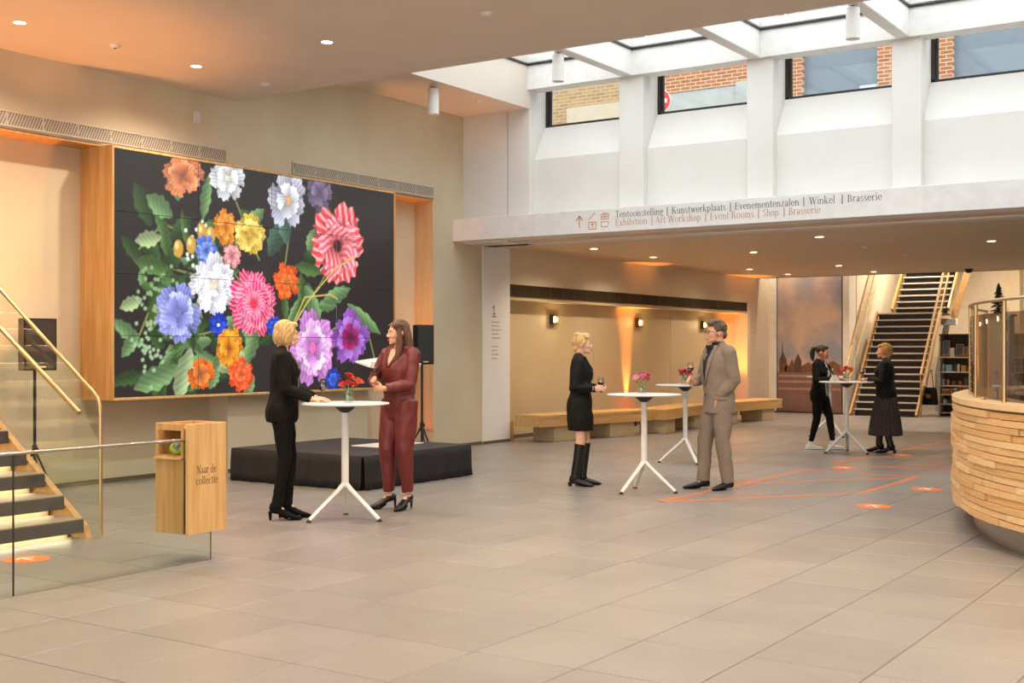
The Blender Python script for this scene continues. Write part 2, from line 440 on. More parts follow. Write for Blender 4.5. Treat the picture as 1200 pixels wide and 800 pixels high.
# ---------------------------------------------------------------- serif lettering drawn as flat outlines
TH, TN = .088, .034
def glyph(ch):
    """list of polygons in em units: x-height .46, caps .68, ascender .72"""
    P = []
    def V(x, y0, y1, w=TH): P.append([(x, y0), (x+w, y0), (x+w, y1), (x, y1)])
    def S(x, y, w, up=1): P.append([(x, y), (x+w, y), (x+w, y+.03*up), (x, y+.03*up)])
    def L(x0, y0, x1, y1, w): P.append([(x0, y0), (x0+w, y0), (x1+w, y1), (x1, y1)])
    def A(cx, cy, rx, ry, a0, a1, thick=TH, thin=TN, n=18):
        for i in range(n):
            q = []
            for a in (a0+(a1-a0)*i/n, a0+(a1-a0)*(i+1)/n):
                r = math.radians(a); t = thin+(thick-thin)*abs(math.cos(r))
                q.append(((cx+rx*math.cos(r), cy+ry*math.sin(r)), (cx+(rx-t)*math.cos(r), cy+(ry-t*.8)*math.sin(r))))
            P.append([q[0][0], q[1][0], q[1][1], q[0][1]])
    x, w = .46, .5
    if ch == ' ': return [], .24
    if ch == '|': V(.0, -.16, .74, .04); return P, .04
    if ch == 'n': V(.05, 0, x); S(0, 0, .19); S(0, x-.03, .1); A(.245, .27, .185, .19, 0, 150); V(.342, 0, .28); S(.29, 0, .19); w = .5
    elif ch == 'm': V(.05, 0, x); S(0, 0, .17); S(0, x-.03, .1); A(.23, .27, .165, .19, 0, 150); V(.307, 0, .28); S(.265, 0, .17); A(.485, .27, .165, .19, 0, 150); V(.562, 0, .28); S(.52, 0, .17); w = .72
    elif ch == 'h': V(.05, 0, .72); S(0, 0, .19); S(0, .69, .1); A(.245, .27, .185, .19, 0, 150); V(.342, 0, .28); S(.29, 0, .19)
    elif ch == 'u': V(.05, .17, x); S(0, x-.03, .12); A(.235, .185, .185, .195, 190, 350); V(.342, 0, x); S(.29, x-.03, .12); S(.36, 0, .12); w = .5
    elif ch == 'r': V(.05, 0, x); S(0, 0, .2); S(0, x-.03, .1); A(.26, .28, .15, .18, 50, 150, .1, .05); w = .36
    elif ch == 'i': V(.06, 0, x); S(0, 0, .2); S(0, x-.03, .1); A(.1, .62, .055, .055, 0, 360, .055, .055, 10); w = .22
    elif ch == 'l': V(.06, 0, .72); S(0, 0, .2); S(0, .69, .1); w = .22
    elif ch == 't': V(.08, .1, .58); S(.0, x-.03, .28); A(.2, .12, .12, .13, 180, 320, TH, .04); w = .3
    elif ch == 'o': A(.23, .23, .22, .24, 0, 360, n=28); w = .47
    elif ch == 'e': A(.22, .23, .21, .24, 0, 325, n=26); S(.05, .24, .36); w = .43
    elif ch == 'c': A(.22, .23, .21, .24, 40, 320, n=26); w = .42
    elif ch == 'a': A(.18, .31, .17, .16, 0, 150); V(.262, .06, .32); A(.16, .13, .14, .14, 60, 360); L(.27, .05, .36, 0, .08); w = .41
    elif ch == 's': A(.17, .345, .135, .12, 30, 270, .075, .04); A(.18, .12, .14, .125, -150, 90, .075, .04); w = .34
    elif ch == 'g': A(.2, .31, .16, .15, 0, 360, n=22); A(.21, -.09, .2, .11, 0, 360, .06, .035, 22); L(.1, .17, .07, .05, .06); L(.07, .05, .3, .0, .06); S(.33, .41, .12); w = .45
    elif ch == 'p': V(.05, -.2, x); S(0, -.2, .2); S(0, x-.03, .1); A(.24, .23, .21, .24, -140, 140); w = .5
    elif ch == 'b': V(.05, 0, .72); S(0, .69, .1); A(.24, .23, .21, .24, -140, 140); w = .5
    elif ch == 'd': V(.33, 0, .72); S(.27, .69, .1); S(.36, 0, .12); A(.23, .23, .21, .24, 40, 320); w = .5
    elif ch == 'k': V(.05, 0, .72); S(0, 0, .19); S(0, .69, .1); L(.12, .2, .3, .44, .04); L(.34, 0, .18, .25, .1); S(.28, .43, .18); S(.3, 0, .2); w = .5
    elif ch == 'v': L(.21, 0, .05, .45, .09); L(.22, 0, .36, .45, .04); S(0, .43, .18); S(.3, .43, .16); w = .46
    elif ch == 'w': L(.19, 0, .05, .45, .085); L(.2, 0, .31, .45, .04); L(.43, 0, .29, .45, .085); L(.44, 0, .57, .45, .04); S(0, .43, .17); S(.51, .43, .15); w = .67
    elif ch == 'x': L(.3, 0, .04, .45, .1); L(.04, 0, .34, .45, .04); S(0, 0, .15); S(.27, 0, .18); S(0, .43, .18); S(.29, .43, .15); w = .46
    elif ch == 'z': S(.03, .43, .36); S(.03, 0, .37); L(.03, .03, .28, .43, .09); w = .42
    elif ch == 'T': V(.24, 0, .68, .1); S(.02, .645, .54); S(.16, 0, .26); V(.02, .53, .66, .03); V(.53, .53, .66, .03); w = .57
    elif ch == 'E': V(.08, 0, .68, .1); S(0, 0, .48); S(0, .65, .46); S(.18, .34, .2); V(.45, 0, .14, .03); V(.43, .55, .68, .03); V(.36, .27, .43, .03); w = .52
    elif ch == 'K': V(.08, 0, .68, .1); S(0, 0, .26); S(0, .65, .26); L(.18, .3, .46, .66, .045); L(.5, 0, .25, .38, .12); S(.38, .65, .22); S(.42, 0, .24); w = .66
    elif ch == 'W': L(.26, 0, .07, .66, .1); L(.27, 0, .42, .66, .045); L(.61, 0, .40, .66, .1); L(.62, 0, .8, .66, .045); S(0, .65, .24); S(.34, .65, .22); S(.72, .65, .2); w = .92
    elif ch == 'B': V(.08, 0, .68, .1); S(0, 0, .28); S(0, .65, .28); A(.25, .52, .2, .16, -90, 90, .09); A(.26, .185, .24, .185, -90, 90, .1); w = .54
    elif ch == 'A': L(.04, 0, .28, .68, .045); L(.47, 0, .26, .68, .1); S(.14, .22, .34); S(-.02, 0, .18); S(.42, 0, .24); w = .65
    elif ch == 'R': V(.08, 0, .68, .1); S(0, 0, .26); S(0, .65, .28); A(.25, .51, .2, .17, -90, 90, .09); L(.46, 0, .24, .35, .11); S(.44, 0, .17); w = .6
    elif ch == 'S': A(.22, .51, .18, .17, 30, 270, .1, .045); A(.23, .175, .2, .175, -150, 90, .1, .045); w = .46
    elif ch == 'N': V(.1, 0, .68, .04); V(.53, 0, .68, .04); L(.5, 0, .08, .68, .1); S(.0, 0, .24); S(-.02, .65, .2); S(.43, .65, .24); w = .68
    return P, w+.045
def lettering(name, text, width, m, parent, M, h=None, flip=1):
    """flat lettering: text runs along local x from 0 to width, height factor h (em size)"""
    polys = []; cur = 0
    for ch in text:
        g, wd = glyph(ch)
        polys += [[(px+cur, py) for px, py in p] for p in g]; cur += wd
    sx = width/cur; sy = h if h else sx
    b = MB()
    for p in polys:
        vs = [M @ Vector((px*sx, py*sy, 0)) for px, py in p]
        b.add(vs, [tuple(range(len(vs)))])
    o = b.build(name, m, parent, fix=False)
    return o
M_ink = mat('ink_grey', '#4a4540', .7)
M_gold = mat('ink_copper', '#c08a55', .6)
# on the fascia: x runs along world +X, faces -Y
def MF(x, z): return Matrix.Translation((x, 15.4285, z)) @ Matrix(((1,0,0,0),(0,0,-1,0),(0,1,0,0),(0,0,0,1)))
EM = .14
for t, x0, x1 in (('Tentoonstelling', -8.504, -7.732), ('|', -7.685, -7.673), ('Kunstwerkplaats', -7.613, -6.796), ('|', -6.740, -6.728), ('Evenementenzalen', -6.672, -5.764), ('|', -5.712, -5.700), ('Winkel', -5.637, -5.285), ('|', -5.201, -5.189), ('Brasserie', -5.129, -4.681)):
    tag(lettering('lettering', t, x1-x0, M_ink, fas, MF(x0, 3.418), EM), 'dark grey serif lettering in the upper line')
for t, x0, x1 in (('Exhibition', -8.504, -7.985), ('|', -7.924, -7.912), ('Art Workshop', -7.865, -7.161), ('|', -7.103, -7.091), ('Event Rooms', -7.034, -6.391), ('|', -6.337, -6.325), ('Shop', -6.271, -6.044), ('|', -5.980, -5.968), ('Brasserie', -5.915, -5.477)):
    tag(lettering('lettering', t, x1-x0, M_gold, fas, MF(x0, 3.302), EM), 'copper serif lettering in the lower line')
def flatlines(name, segs, wd, m, parent, M):
    b = MB()
    for x0, y0, x1, y1 in segs:
        d = Vector((x1-x0, y1-y0)); n = Vector((-d.y, d.x)).normalized()*wd/2
        b.add([M @ Vector((x0+n.x, y0+n.y, 0)), M @ Vector((x1+n.x, y1+n.y, 0)), M @ Vector((x1-n.x, y1-n.y, 0)), M @ Vector((x0-n.x, y0-n.y, 0))], [(0,1,2,3)])
    return b.build(name, m, parent, fix=False)
tag(flatlines('arrow_symbol', [(0,0,0,.17),(0,.17,-.055,.105),(0,.17,.055,.105)], .018, M_gold, fas, MF(-9.099, 3.305)), 'copper arrow pointing up')
tag(flatlines('brush_symbol', [(.0,.14,.1,.23),(.0,.0,.12,.0),(.12,0,.12,.1),(.12,.1,0,.1),(0,.1,0,0),(.06,.02,.06,.085),(.03,.07,.09,.07)], .012, M_gold, fas, MF(-8.941, 3.275)), 'copper brush and frame symbol')
tag(flatlines('case_symbol', [(0,.13,.12,.13),(.12,.13,.12,.2),(.12,.2,0,.2),(0,.2,0,.13),(.0,.165,.12,.165),(.04,.2,.04,.225),(.08,.2,.08,.225),(.06,.13,.06,.2),(0,.02,.12,.02),(0,.02,0,.09),(0,.09,.12,.09),(.12,.09,.12,.04)], .011, M_gold, fas, MF(-8.735, 3.28)), 'copper case and cup symbol')
# small unreadable print on the passage walls (faces +X, runs along +Y)
def MX(x, y, z): return Matrix.Translation((x, y, z)) @ Matrix(((0,0,1,0),(1,0,0,0),(0,1,0,0),(0,0,0,1)))
wpier = bpy.data.objects['wall_pier']
M_print = mat('print_brown', '#b59c82', .7); M_pgrey = mat('print_grey', '#7a726a', .7)
def tiny(parent, y0, wdt, ztop, rows):
    segs = []
    for r, (a, bb) in rows:
        x = a*wdt
        while x < bb*wdt:
            ln = random.uniform(.03, .08)*wdt/.3; segs.append((x, -r, min(x+ln, bb*wdt), -r)); x += ln+.015
    flatlines('wall_print', segs, .014, M_print, parent, MX(-11.382, y0, ztop))
tiny(wpier, 16.42, .45, 2.2, [(.22+.065*i, (.15, .6+.25*random.random())) for i in range(5)]+[(.62+.065*i, (.15, .5+.2*random.random())) for i in range(4)])
tag(flatlines('floor_number', [(.02,-.09,.1,-.09),(.06,-.09,.06,.05),(.06,.05,.02,.0),(.0,-.13,.12,-.13)], .02, M_pgrey, wpier, MX(-11.382, 16.50, 2.2)), 'dark symbol above small print')
tiny(wp, 27.25, .42, 2.3, [(.1+.09*i, (.1, .5+.4*random.random())) for i in range(4)]+[(.6+.09*i, (.2, .6)) for i in range(3)])

# ---------------------------------------------------------------- video wall with a generic flower picture
SW, SH = 4.88, 2.77
GX, GY = 520, 296
def paint():
    u, v = np.meshgrid(np.linspace(0, 1, GX), np.linspace(0, 1, GY)); x = u*SW/SH; y = v    # y in screen heights
    img = np.zeros((GY, GX, 3)); rs = np.random.RandomState(4)
    base = np.array([.14, .122, .12]); img[:] = base
    img += (.03*np.exp(-((x-.9)**2+(y-.45)**2)/.25))[..., None]
    def mixin(mask, col): img[:] = img*(1-mask[..., None])+np.asarray(col)*mask[..., None]
    def soft(d, e=.006): return np.clip(.5-d/e, 0, 1)
    def leaf(cx, cy, L, ang, wd, col):
        a = math.radians(ang); X = (x-cx)*math.cos(a)+(y-cy)*math.sin(a); Y = -(x-cx)*math.sin(a)+(y-cy)*math.cos(a)
        t = np.clip(X/L, 0, 1); ww = wd*np.sin(PI*t)**.8*(1+.12*np.sin(t*26)); m = soft(np.abs(Y)-ww)*((X > 0) & (X < L))
        sh = .72+.34*np.clip(Y/max(wd, .01)+.3, 0, 1)+.05*np.sin(X/L*40+Y*200)
        img[:] = img*(1-m[..., None])+np.asarray(col)*(m*1)[..., None]*np.clip(sh, .4, 1.25)[..., None]
    def stem(pts, wd, col):
        for i in range(len(pts)-1):
            (x0, y0), (x1, y1) = pts[i], pts[i+1]; dx, dy = x1-x0, y1-y0; l2 = dx*dx+dy*dy
            t = np.clip(((x-x0)*dx+(y-y0)*dy)/l2, 0, 1); d = np.hypot(x-x0-t*dx, y-y0-t*dy); mixin(soft(d-wd, .004), col)
    def bloom(cx, cy, r, cols, petals, layers, core=None, stripe=0, squash=1., rot=0., rough=.1):
        """every petal drawn singly, outer whorl first"""
        i0, i1 = np.searchsorted(y[:, 0], (cy-1.3*r*squash, cy+1.3*r*squash)); j0, j1 = np.searchsorted(x[0], (cx-1.3*r, cx+1.3*r))
        X0, Y0 = x[i0:i1, j0:j1]-cx, (y[i0:i1, j0:j1]-cy)/squash; W = img[i0:i1, j0:j1]
        for k in range(layers):
            rr = r*(1-.72*k/layers); n = max(4, petals-k)
            for q in range(n):
                a = rot+2*PI*(q+.5*k)/n+rs.uniform(-.13, .13); ln = rr*rs.uniform(.9, 1.12); wd = ln*min(1.0, 3.3/n)*rs.uniform(.85, 1.1)
                t = (X0*math.cos(a)+Y0*math.sin(a))/ln; s_ = (-X0*math.sin(a)+Y0*math.cos(a))/wd
                tt = np.clip(t, 0, 1); prof = .16+.62*np.sin(PI*np.clip(tt*.60+.10, 0, 1))**.8*(tt**.35)
                edge = np.abs(s_)-prof*(1+.10*np.sin(tt*21+q)); tip = t-1+.05*np.sin(s_*11+q*2)+.28*s_*s_
                m = np.clip(.5-np.maximum(edge, tip)/.05, 0, 1)*(t > -.02)
                sh = (.50+.42*tt+.10*np.sin(s_*26+3*tt)*tt+.16*s_)*rs.uniform(.90, 1.08)+.16*k/layers
                c = np.asarray(cols[k % len(cols)]); col = c*np.clip(sh, .3, 1.18)[..., None]
                if stripe:
                    st = np.clip(.35+.9*np.sin(s_*15+5*np.sin(tt*4+q)), 0, 1)*stripe*2*np.clip(tt*1.4, 0, 1)
                    st = np.clip(st, 0, .9); col = col*(1-st[..., None])+np.array([.97, .90, .91])*st[..., None]*np.clip(sh+.15, .4, 1.05)[..., None]
                W[:] = W*(1-m[..., None])+np.clip(col, 0, 1)*m[..., None]
        if core is not None:
            R = np.hypot(X0, Y0)/r
            m = np.clip(.5-(R-.15)/.06, 0, 1); W[:] = W*(1-m[..., None])+np.asarray(core)*m[..., None]*(.7+.5*rs.rand(*R.shape))[..., None]
    g1, g2, g3, g4 = (.30, .42, .22), (.42, .55, .36), (.20, .30, .16), (.62, .70, .50)
    # stems and foliage
    for pts in ([(.9,.3),(.55,.62),(.25,.72),(.12,.60)], [(.75,.3),(.5,.5),(.2,.55)], [(1.0,.3),(1.2,.5),(1.34,.68)], [(.7,.3),(.4,.25),(.18,.36),(.1,.2)], [(.8,.6),(.66,.85)], [(.95,.5),(1.02,.86)], [(1.1,.2),(1.45,.36),(1.56,.28),(1.62,.12)]):
        stem(pts, .005, (.45, .47, .25))
    for _ in range(95):
        cx, cy = rs.uniform(.2, 1.25), rs.uniform(.05, .75)
        if rs.rand() < .5: cx = rs.uniform(.12, .55)
        leaf(cx, cy, rs.uniform(.08, .2), rs.uniform(0, 360), rs.uniform(.015, .045), [g1, g3, g3, g2][rs.randint(4)])
    for cx, cy, L, a, wd, c in ((.34,.12,.26,200,.05,g2),(.40,.2,.24,250,.05,g4),(.3,.75,.16,150,.045,g2),(.33,.82,.18,100,.04,g2),(.24,.66,.14,190,.035,g4),(.5,.95,.2,260,.03,g2),(1.22,.42,.22,20,.04,g2),(1.4,.42,.3,-30,.035,g2),(.86,.62,.2,60,.05,(.25,.36,.30)),(.98,.68,.2,100,.045,(.3,.42,.36)),(.55,.1,.22,20,.05,g4),(.72,.12,.2,70,.04,g2),(1.1,.5,.2,-60,.04,g2),(.14,.4,.12,200,.03,g4),(.12,.26,.13,230,.03,g2)):
        leaf(cx, cy, L, a, wd, c)
    # small sprigs
    for _ in range(120):
        k = rs.randint(3); cx, cy = [(.17,.2),(.45,.62),(.22,.42)][k]
        bx, by = cx+rs.normal(0, .05), cy+rs.normal(0, .07)
        mixin(soft(np.hypot(x-bx, y-by)-.009), [(.55,.66,.5),(.85,.86,.8),(.5,.6,.42)][k])
    for bx, by in ((.33,.62),(.40,.64),(.46,.70),(.51,.69)):
        m = soft(np.hypot((x-bx)/.7, y-by)-.038); mixin(m, (.72,.55,.22)); mixin(soft(np.hypot((x-bx+.008)/.7, y-by-.012)-.012, .02), (.95,.85,.6))
    # blooms: (u, v, radius, colours, petals, layers, core, stripes, squash)
    for uu, vv, r, cols, n, ly, core, st, sq in (
        (.20,.93,.105,[(.86,.50,.32),(.90,.58,.40)],5,3,None,0,.75),
        (.345,.95,.09,[(.84,.85,.86),(.95,.95,.95)],6,2,(.8,.8,.7),0,1.1),
        (.56,.89,.115,[(.74,.74,.80),(.86,.86,.90)],6,2,(.85,.6,.35),0,1.1),
        (.68,.95,.085,[(.42,.36,.46),(.5,.43,.55)],5,2,None,0,1.),
        (.275,.62,.062,[(.33,.47,.86),(.5,.62,.95)],11,2,(.2,.3,.7),0,1.),
        (.34,.735,.062,[(.95,.55,.18),(.98,.65,.25)],7,3,None,0,1.2),
        (.42,.71,.095,[(.90,.74,.30),(.95,.82,.45)],5,3,(.8,.6,.2),0,.9),
        (.36,.61,.052,[(.92,.55,.58),(.97,.7,.7)],8,3,None,0,1.),
        (.185,.345,.115,[(.55,.57,.86),(.68,.70,.93)],5,3,(.45,.42,.7),0,1.05),
        (.30,.475,.122,[(.88,.87,.90),(.93,.92,.95),(.97,.96,.97)],7,5,(.92,.80,.66),0,1.),
        (.555,.51,.078,[(.90,.34,.13),(.96,.46,.2)],9,4,(.6,.4,.2),0,1.),
        (.435,.40,.138,[(.90,.16,.36),(.94,.30,.48),(.96,.42,.55)],10,6,(.85,.2,.3),.22,1.),
        (.315,.30,.055,[(.10,.22,.70),(.16,.30,.85)],6,2,(.93,.94,1.),0,.9),
        (.51,.30,.05,[(.13,.28,.85),(.2,.4,.9)],7,2,None,0,.8),
        (.35,.20,.072,[(.93,.55,.14),(.96,.65,.2)],4,3,(.55,.3,.12),0,1.2),
        (.26,.085,.066,[(.90,.42,.14),(.92,.5,.22)],4,2,None,0,1.),
        (.39,.08,.07,[(.92,.30,.14),(.97,.44,.24)],8,4,None,0,1.),
        (.755,.70,.185,[(.90,.28,.30),(.94,.42,.48),(.93,.36,.4)],6,3,(.2,.12,.15),.26,1.02),
        (.655,.20,.135,[(.78,.50,.78),(.86,.64,.85),(.93,.78,.92)],5,4,(.9,.4,.65),0,1.2),
        (.81,.25,.125,[(.55,.33,.68),(.66,.44,.80),(.58,.13,.38)],8,3,(.3,.12,.22),0,1.),
        (.735,.045,.05,[(.14,.25,.7),(.25,.4,.85)],7,2,None,0,1.)):
        bloom(uu*SW/SH, vv, r*1.06, cols, n, ly, core, st, sq, rs.uniform(0, 6))
    stem([(1.02,.3),(1.12,.42),(1.3,.58),(1.46,.66)], .004, (.75,.66,.35)); stem([(1.0,.28),(1.1,.44),(1.28,.46),(1.33,.44)], .004, (.72,.64,.3))
    return np.clip(img, 0, 1)
PIC = paint()
def pic_lin(a): return np.where(a <= .04045, a/12.92, ((a+.055)/1.055)**2.4)
def screen_mat(name, strength):
    m = bpy.data.materials.new(name); m.use_nodes = True; nt = m.node_tree; b_ = nt.nodes['Principled BSDF']
    at = nt.nodes.new('ShaderNodeVertexColor'); at.layer_name = 'picture'
    b_.inputs['Base Color'].default_value = (.012, .012, .013, 1); b_.inputs['Roughness'].default_value = .28; b_.inputs['Specular IOR Level'].default_value = .35
    nt.links.new(at.outputs['Color'], b_.inputs['Emission Color']); b_.inputs['Emission Strength'].default_value = strength
    return m
M_screen = screen_mat('screen_picture', .95)
vw = thing('video_wall', 'large video wall of sixteen screens showing flowers on a dark ground', 'screen', (XS, 8.86, 1.0))
fr = MB(); D0 = XN-XS+.005
fr.bbox(D0, .012, -.03, .0, -.03, SH+.03, .003)
fr.build('frame_side', M_oak, vw); 
MB().bbox(D0, .012, SW, SW+.03, -.03, SH+.03, .003).build('frame_side', M_oak, vw)
MB().bbox(D0, .012, 0, SW, -.03, 0, .003).build('frame_bottom', M_oakl, vw); MB().bbox(D0, .012, 0, SW, SH, SH+.03, .003).build('frame_top', M_oakl, vw)
MB().box(D0, -.03, 0, SW, 0, SH).build('backing', M_black, vw)
nx, nz = GX//4, GY//4
for r in range(4):
    for c_ in range(4):
        ys = np.linspace(.003, SW/4-.003, nx); zs = np.linspace(.003, SH/4-.003, nz)
        Yg, Zg = np.meshgrid(ys, zs); N = nx*nz
        co = np.stack([np.zeros(N), Yg.ravel()+c_*SW/4, Zg.ravel()+r*SH/4], 1)
        ii = np.arange(N).reshape(nz, nx)
        q = np.stack([ii[:-1, :-1].ravel(), ii[:-1, 1:].ravel(), ii[1:, 1:].ravel(), ii[1:, :-1].ravel()], 1)
        rim = [(0,0), (0,nx-1), (nz-1,nx-1), (nz-1,0)]
        bk = np.array([[-.025, co[ii[a], 1], co[ii[a], 2]] for a in rim])
        me = bpy.data.meshes.new('screen_panel')
        sides = [[int(ii[rim[k]]), int(N+k), int(N+(k+1)%4), int(ii[rim[(k+1)%4]])] for k in range(4)]
        me.from_pydata(np.vstack([co, bk]).tolist(), [], q.tolist()+sides)
        ca = me.color_attributes.new('picture', 'FLOAT_COLOR', 'POINT')
        px = PIC[r*nz:(r+1)*nz, c_*nx:(c_+1)*nx].reshape(-1, 3)
        buf = np.ones((N+4, 4)); buf[:N, :3] = pic_lin(px); buf[N:, :3] = .01
        ca.data.foreach_set('color', buf.ravel().astype(np.float32))
        me.materials.append(M_screen); me.update()
        part('screen_panel', me, None, vw)

# ---------------------------------------------------------------- air grilles over the screen
def air_grille(y0, y1, label, segs):
    t = thing('air_grille', label, 'grille', (XL, y0, 3.85), 0, 'air grilles over the niche'); L = y1-y0
    MB().box(.0, .006, .0, L, .0, .16).build('backing', mat('grille_shadow', '#978b79', .8), t)
    MB().box(0, .022, 0, L, 0, .012).box(0, .022, 0, L, .148, .16).box(0, .022, 0, .012, 0, .16).box(0, .022, L-.012, L, 0, .16).build('frame', M_grille, t)
    for k in range(1, segs): MB().box(.006, .02, k*L/segs-.006, k*L/segs+.006, .012, .148).build('divider', M_grille, t)
    s = MB(); n = int(L/.034)
    for k in range(n):
        a = k*L/n+.01; s.add([(.016, a, .012), (.016, a+.014, .012), (.016, min(a+.074, L), .148), (.016, min(a+.06, L), .148)], [(0,1,2,3)])
    tag(s.build('slats', M_grille, t, fix=False), kind='stuff')
air_grille(6.8, 10.70, 'long pale air grille above the left half of the screen and niche', 9)
air_grille(11.87, 14.93, 'pale air grille above the right half of the screen', 7)
sw = thing('wall_sensor', 'small white rectangular sensor box high on the plaster wall', 'sensor', (XL, 10.18, 4.27))
MB().bbox(0, .03, 0, .09, 0, .13, .006).build('housing', M_white, sw); MB().bbox(.03, .033, .03, .06, .03, .05, .001).build('lens', M_grille, sw)

# ---------------------------------------------------------------- ceiling fittings
ring_me = MB().lathe([(.062, .0), (.062, -.006), (.052, -.008), (.05, 0)], n=24).mesh('trim_ring'); fixn(ring_me); shade(ring_me); ring_me.materials.append(M_white)
M_lens = mat('lamp_lens', '#fff4e0', .4, emit=(1, .86, .62), estr=14)
lens_me = MB().lathe([(0.0, -.004), (.05, -.004), (.05, .0)], n=24).mesh('lens'); fixn(lens_me); lens_me.materials.append(M_lens)
def downlight(x, y, z, W, label, group, s=1.0):
    t = thing('downlight', label, 'ceiling light', (x, y, z), 0, group)
    part('trim_ring', ring_me, None, t, scale=(s,s,s)); part('lens', lens_me, None, t, scale=(s,s,s))
    if W: lamp('SPOT', 'downlight_beam', t, (0, 0, -.02), W, WARM, size=.05, spot=150, blend=.8)
# near ceiling: one row per 2 m bay
lab = {(-10.33, 7.09): 'recessed ceiling downlight nearest the left picture edge', (-10.32, 9.26): 'recessed ceiling downlight close to the plaster wall above the screen', (-8.41, 9.27): 'recessed ceiling downlight in the middle of the low ceiling'}
for x in (-10.32, -8.41, -6.4, -4.4, -2.4, -.4, 1.6):
    for y in (-2.0, .3, 2.5, 4.8, 7.09, 9.26):
        if (x, y) == (-6.4, 9.26) or (y < 4 and x < -9): continue
        key = (-10.33, 7.09) if (x, y) == (-10.32, 7.09) else (x, y)
        vis = key in lab
        downlight(key[0], y, 4.64, DOWN_W*(1.25 if y > 6 else .75 if y > 3 else .5), lab.get(key, 'recessed downlight of the low ceiling outside the picture'), 'downlights of the low ceiling', 1.1)
det_me = MB().lathe([(.0, -.03), (.03, -.028), (.05, -.012), (.055, 0)], n=20).mesh('detector_head'); fixn(det_me); shade(det_me); det_me.materials.append(M_white)
def detector(x, y, z, label, dark=False, ring=False):
    t = thing('ceiling_detector', label, 'detector', (x, y, z), 0, 'ceiling detectors')
    part('detector_head', det_me, None, t)
    MB().lathe([(.0, -.036), (.014, -.034), (.016, -.028)], n=12).build('sensor_eye', M_black if dark else M_grille, t)
detector(-10.31, 8.17, 4.64, 'small dark sensor between two downlights near the plaster wall', True)
detector(-6.46, 9.28, 4.64, 'round white detector on the low ceiling nearest the skylight edge')
detector(-10.35, 10.33, 4.64, 'round white detector on the low ceiling by the wall corner')
detector(-10.45, 14.78, 5.2, 'round white detector on the white strip beside the skylight')
pl = [(-10.24, 17.84, 'first passage downlight next to the white pier'), (-10.29, 20.11, 'second passage downlight along the glossy cream wall'), (-8.3, 20.01, 'passage downlight above the man in the grey suit'), (-10.16, 24.26, 'passage downlight in the orange glow near the end of the cream wall'),
      (-6.34, 17.8, 'passage downlight under the word Brasserie'), (-8.24, 24.26, 'passage downlight before the stairs'), (-8.25, 26.57, 'passage downlight nearest the stairs'), (-10.14, 26.41, 'passage downlight in front of the banner'), (-4.37, 19.99, 'passage downlight nearest the right picture edge')]
for x, y, l in pl: downlight(x, y, 3.22, PASS_W*(.6 if y > 22 else .75), l, 'downlights of the passage', 1.25)
for x, y, l in ((-6.35, 20.02, 'flush passage ceiling detector nearest the fascia'), (-6.27, 22.06, 'middle flush passage ceiling detector'), (-6.3, 24.37, 'flush passage ceiling detector nearest the stairs')): detector(x, y, 3.22, l)
dc = thing('dome_camera', 'black dome camera under the far edge of the passage ceiling', 'camera', (-6.32, 26.82, 3.22))
MB().lathe([(0, -.09), (.05, -.08), (.075, -.05), (.08, -.01)], n=20).build('dome', M_black, dc, True); MB().lathe([(.095, -.012), (.095, 0), (.0, 0)], n=20).build('collar', M_dark, dc)
# cylinder spots hanging under the skylight
def cyl_spot(x, y, z, label):
    t = thing('cylinder_spot', label, 'spotlight', (x, y, z), 0, 'cylinder spots under the skylight')
    MB().lathe([(.055, -.02), (.055, 0), (0, 0)], n=20).build('mount', M_white, t, True)
    MB().tube([(0, 0, -.02), (0, 0, -.05)], .02).build('neck', M_dark, t)
    MB().lathe([(.068, -.40), (.078, -.40), (.078, -.05), (.06, -.04), (0, -.04)], n=28).build('housing', M_white, t, True)
    MB().lathe([(0, -.392), (.068, -.392)], n=24).build('lens', mat('spot_lens', '#ffffff', .4, emit=(1, .9, .75), estr=5), t)
    lamp('SPOT', 'spot_beam', t, (0, 0, -.42), 60, (1, .82, .62), size=.06, spot=95, blend=.8)
cyl_spot(-10.36, 13.58, 5.2, 'white cylinder spotlight hanging from the ceiling strip')
cyl_spot(-8.50, 13.86, 5.48, 'white cylinder spotlight under the first skylight beam')
cyl_spot(-4.53, 13.82, 5.48, 'white cylinder spotlight under the third skylight beam')

# wall sconces in the recess
def sconce(y, label):
    t = thing('wall_sconce', label, 'wall lamp', (-11.705, y, 2.07), 0, 'square sconces in the recess')
    MB().bbox(0, .012, -.085, .085, -.085, .085, .003).build('back_plate', mat('sconce_bronze', '#5a4a2a', .4, .6), t)
    f = MB()
    for a in (-1, 1): f.box(.012, .09, a*.085-.006, a*.085+.006, -.085, .085).box(.012, .09, -.085, .085, a*.085-.006, a*.085+.006)
    f.build('frame', mat('sconce_bronze', '#5a4a2a'), t)
    MB().ell((.05, .02, 0), (.03, .04, .055)).build('bulb', mat('sconce_bulb', '#fff2d0', .4, emit=(1, .82, .5), estr=12), t, True)
    lamp('POINT', 'sconce_glow', t, (.14, 0, 0), 3.0, (1, .75, .35), size=.04)
sconce(18.87, 'square bronze wall sconce nearest the white pier')
sconce(22.16, 'middle square bronze wall sconce in the orange beam')
sconce(25.25, 'square bronze wall sconce beside the head of the man')
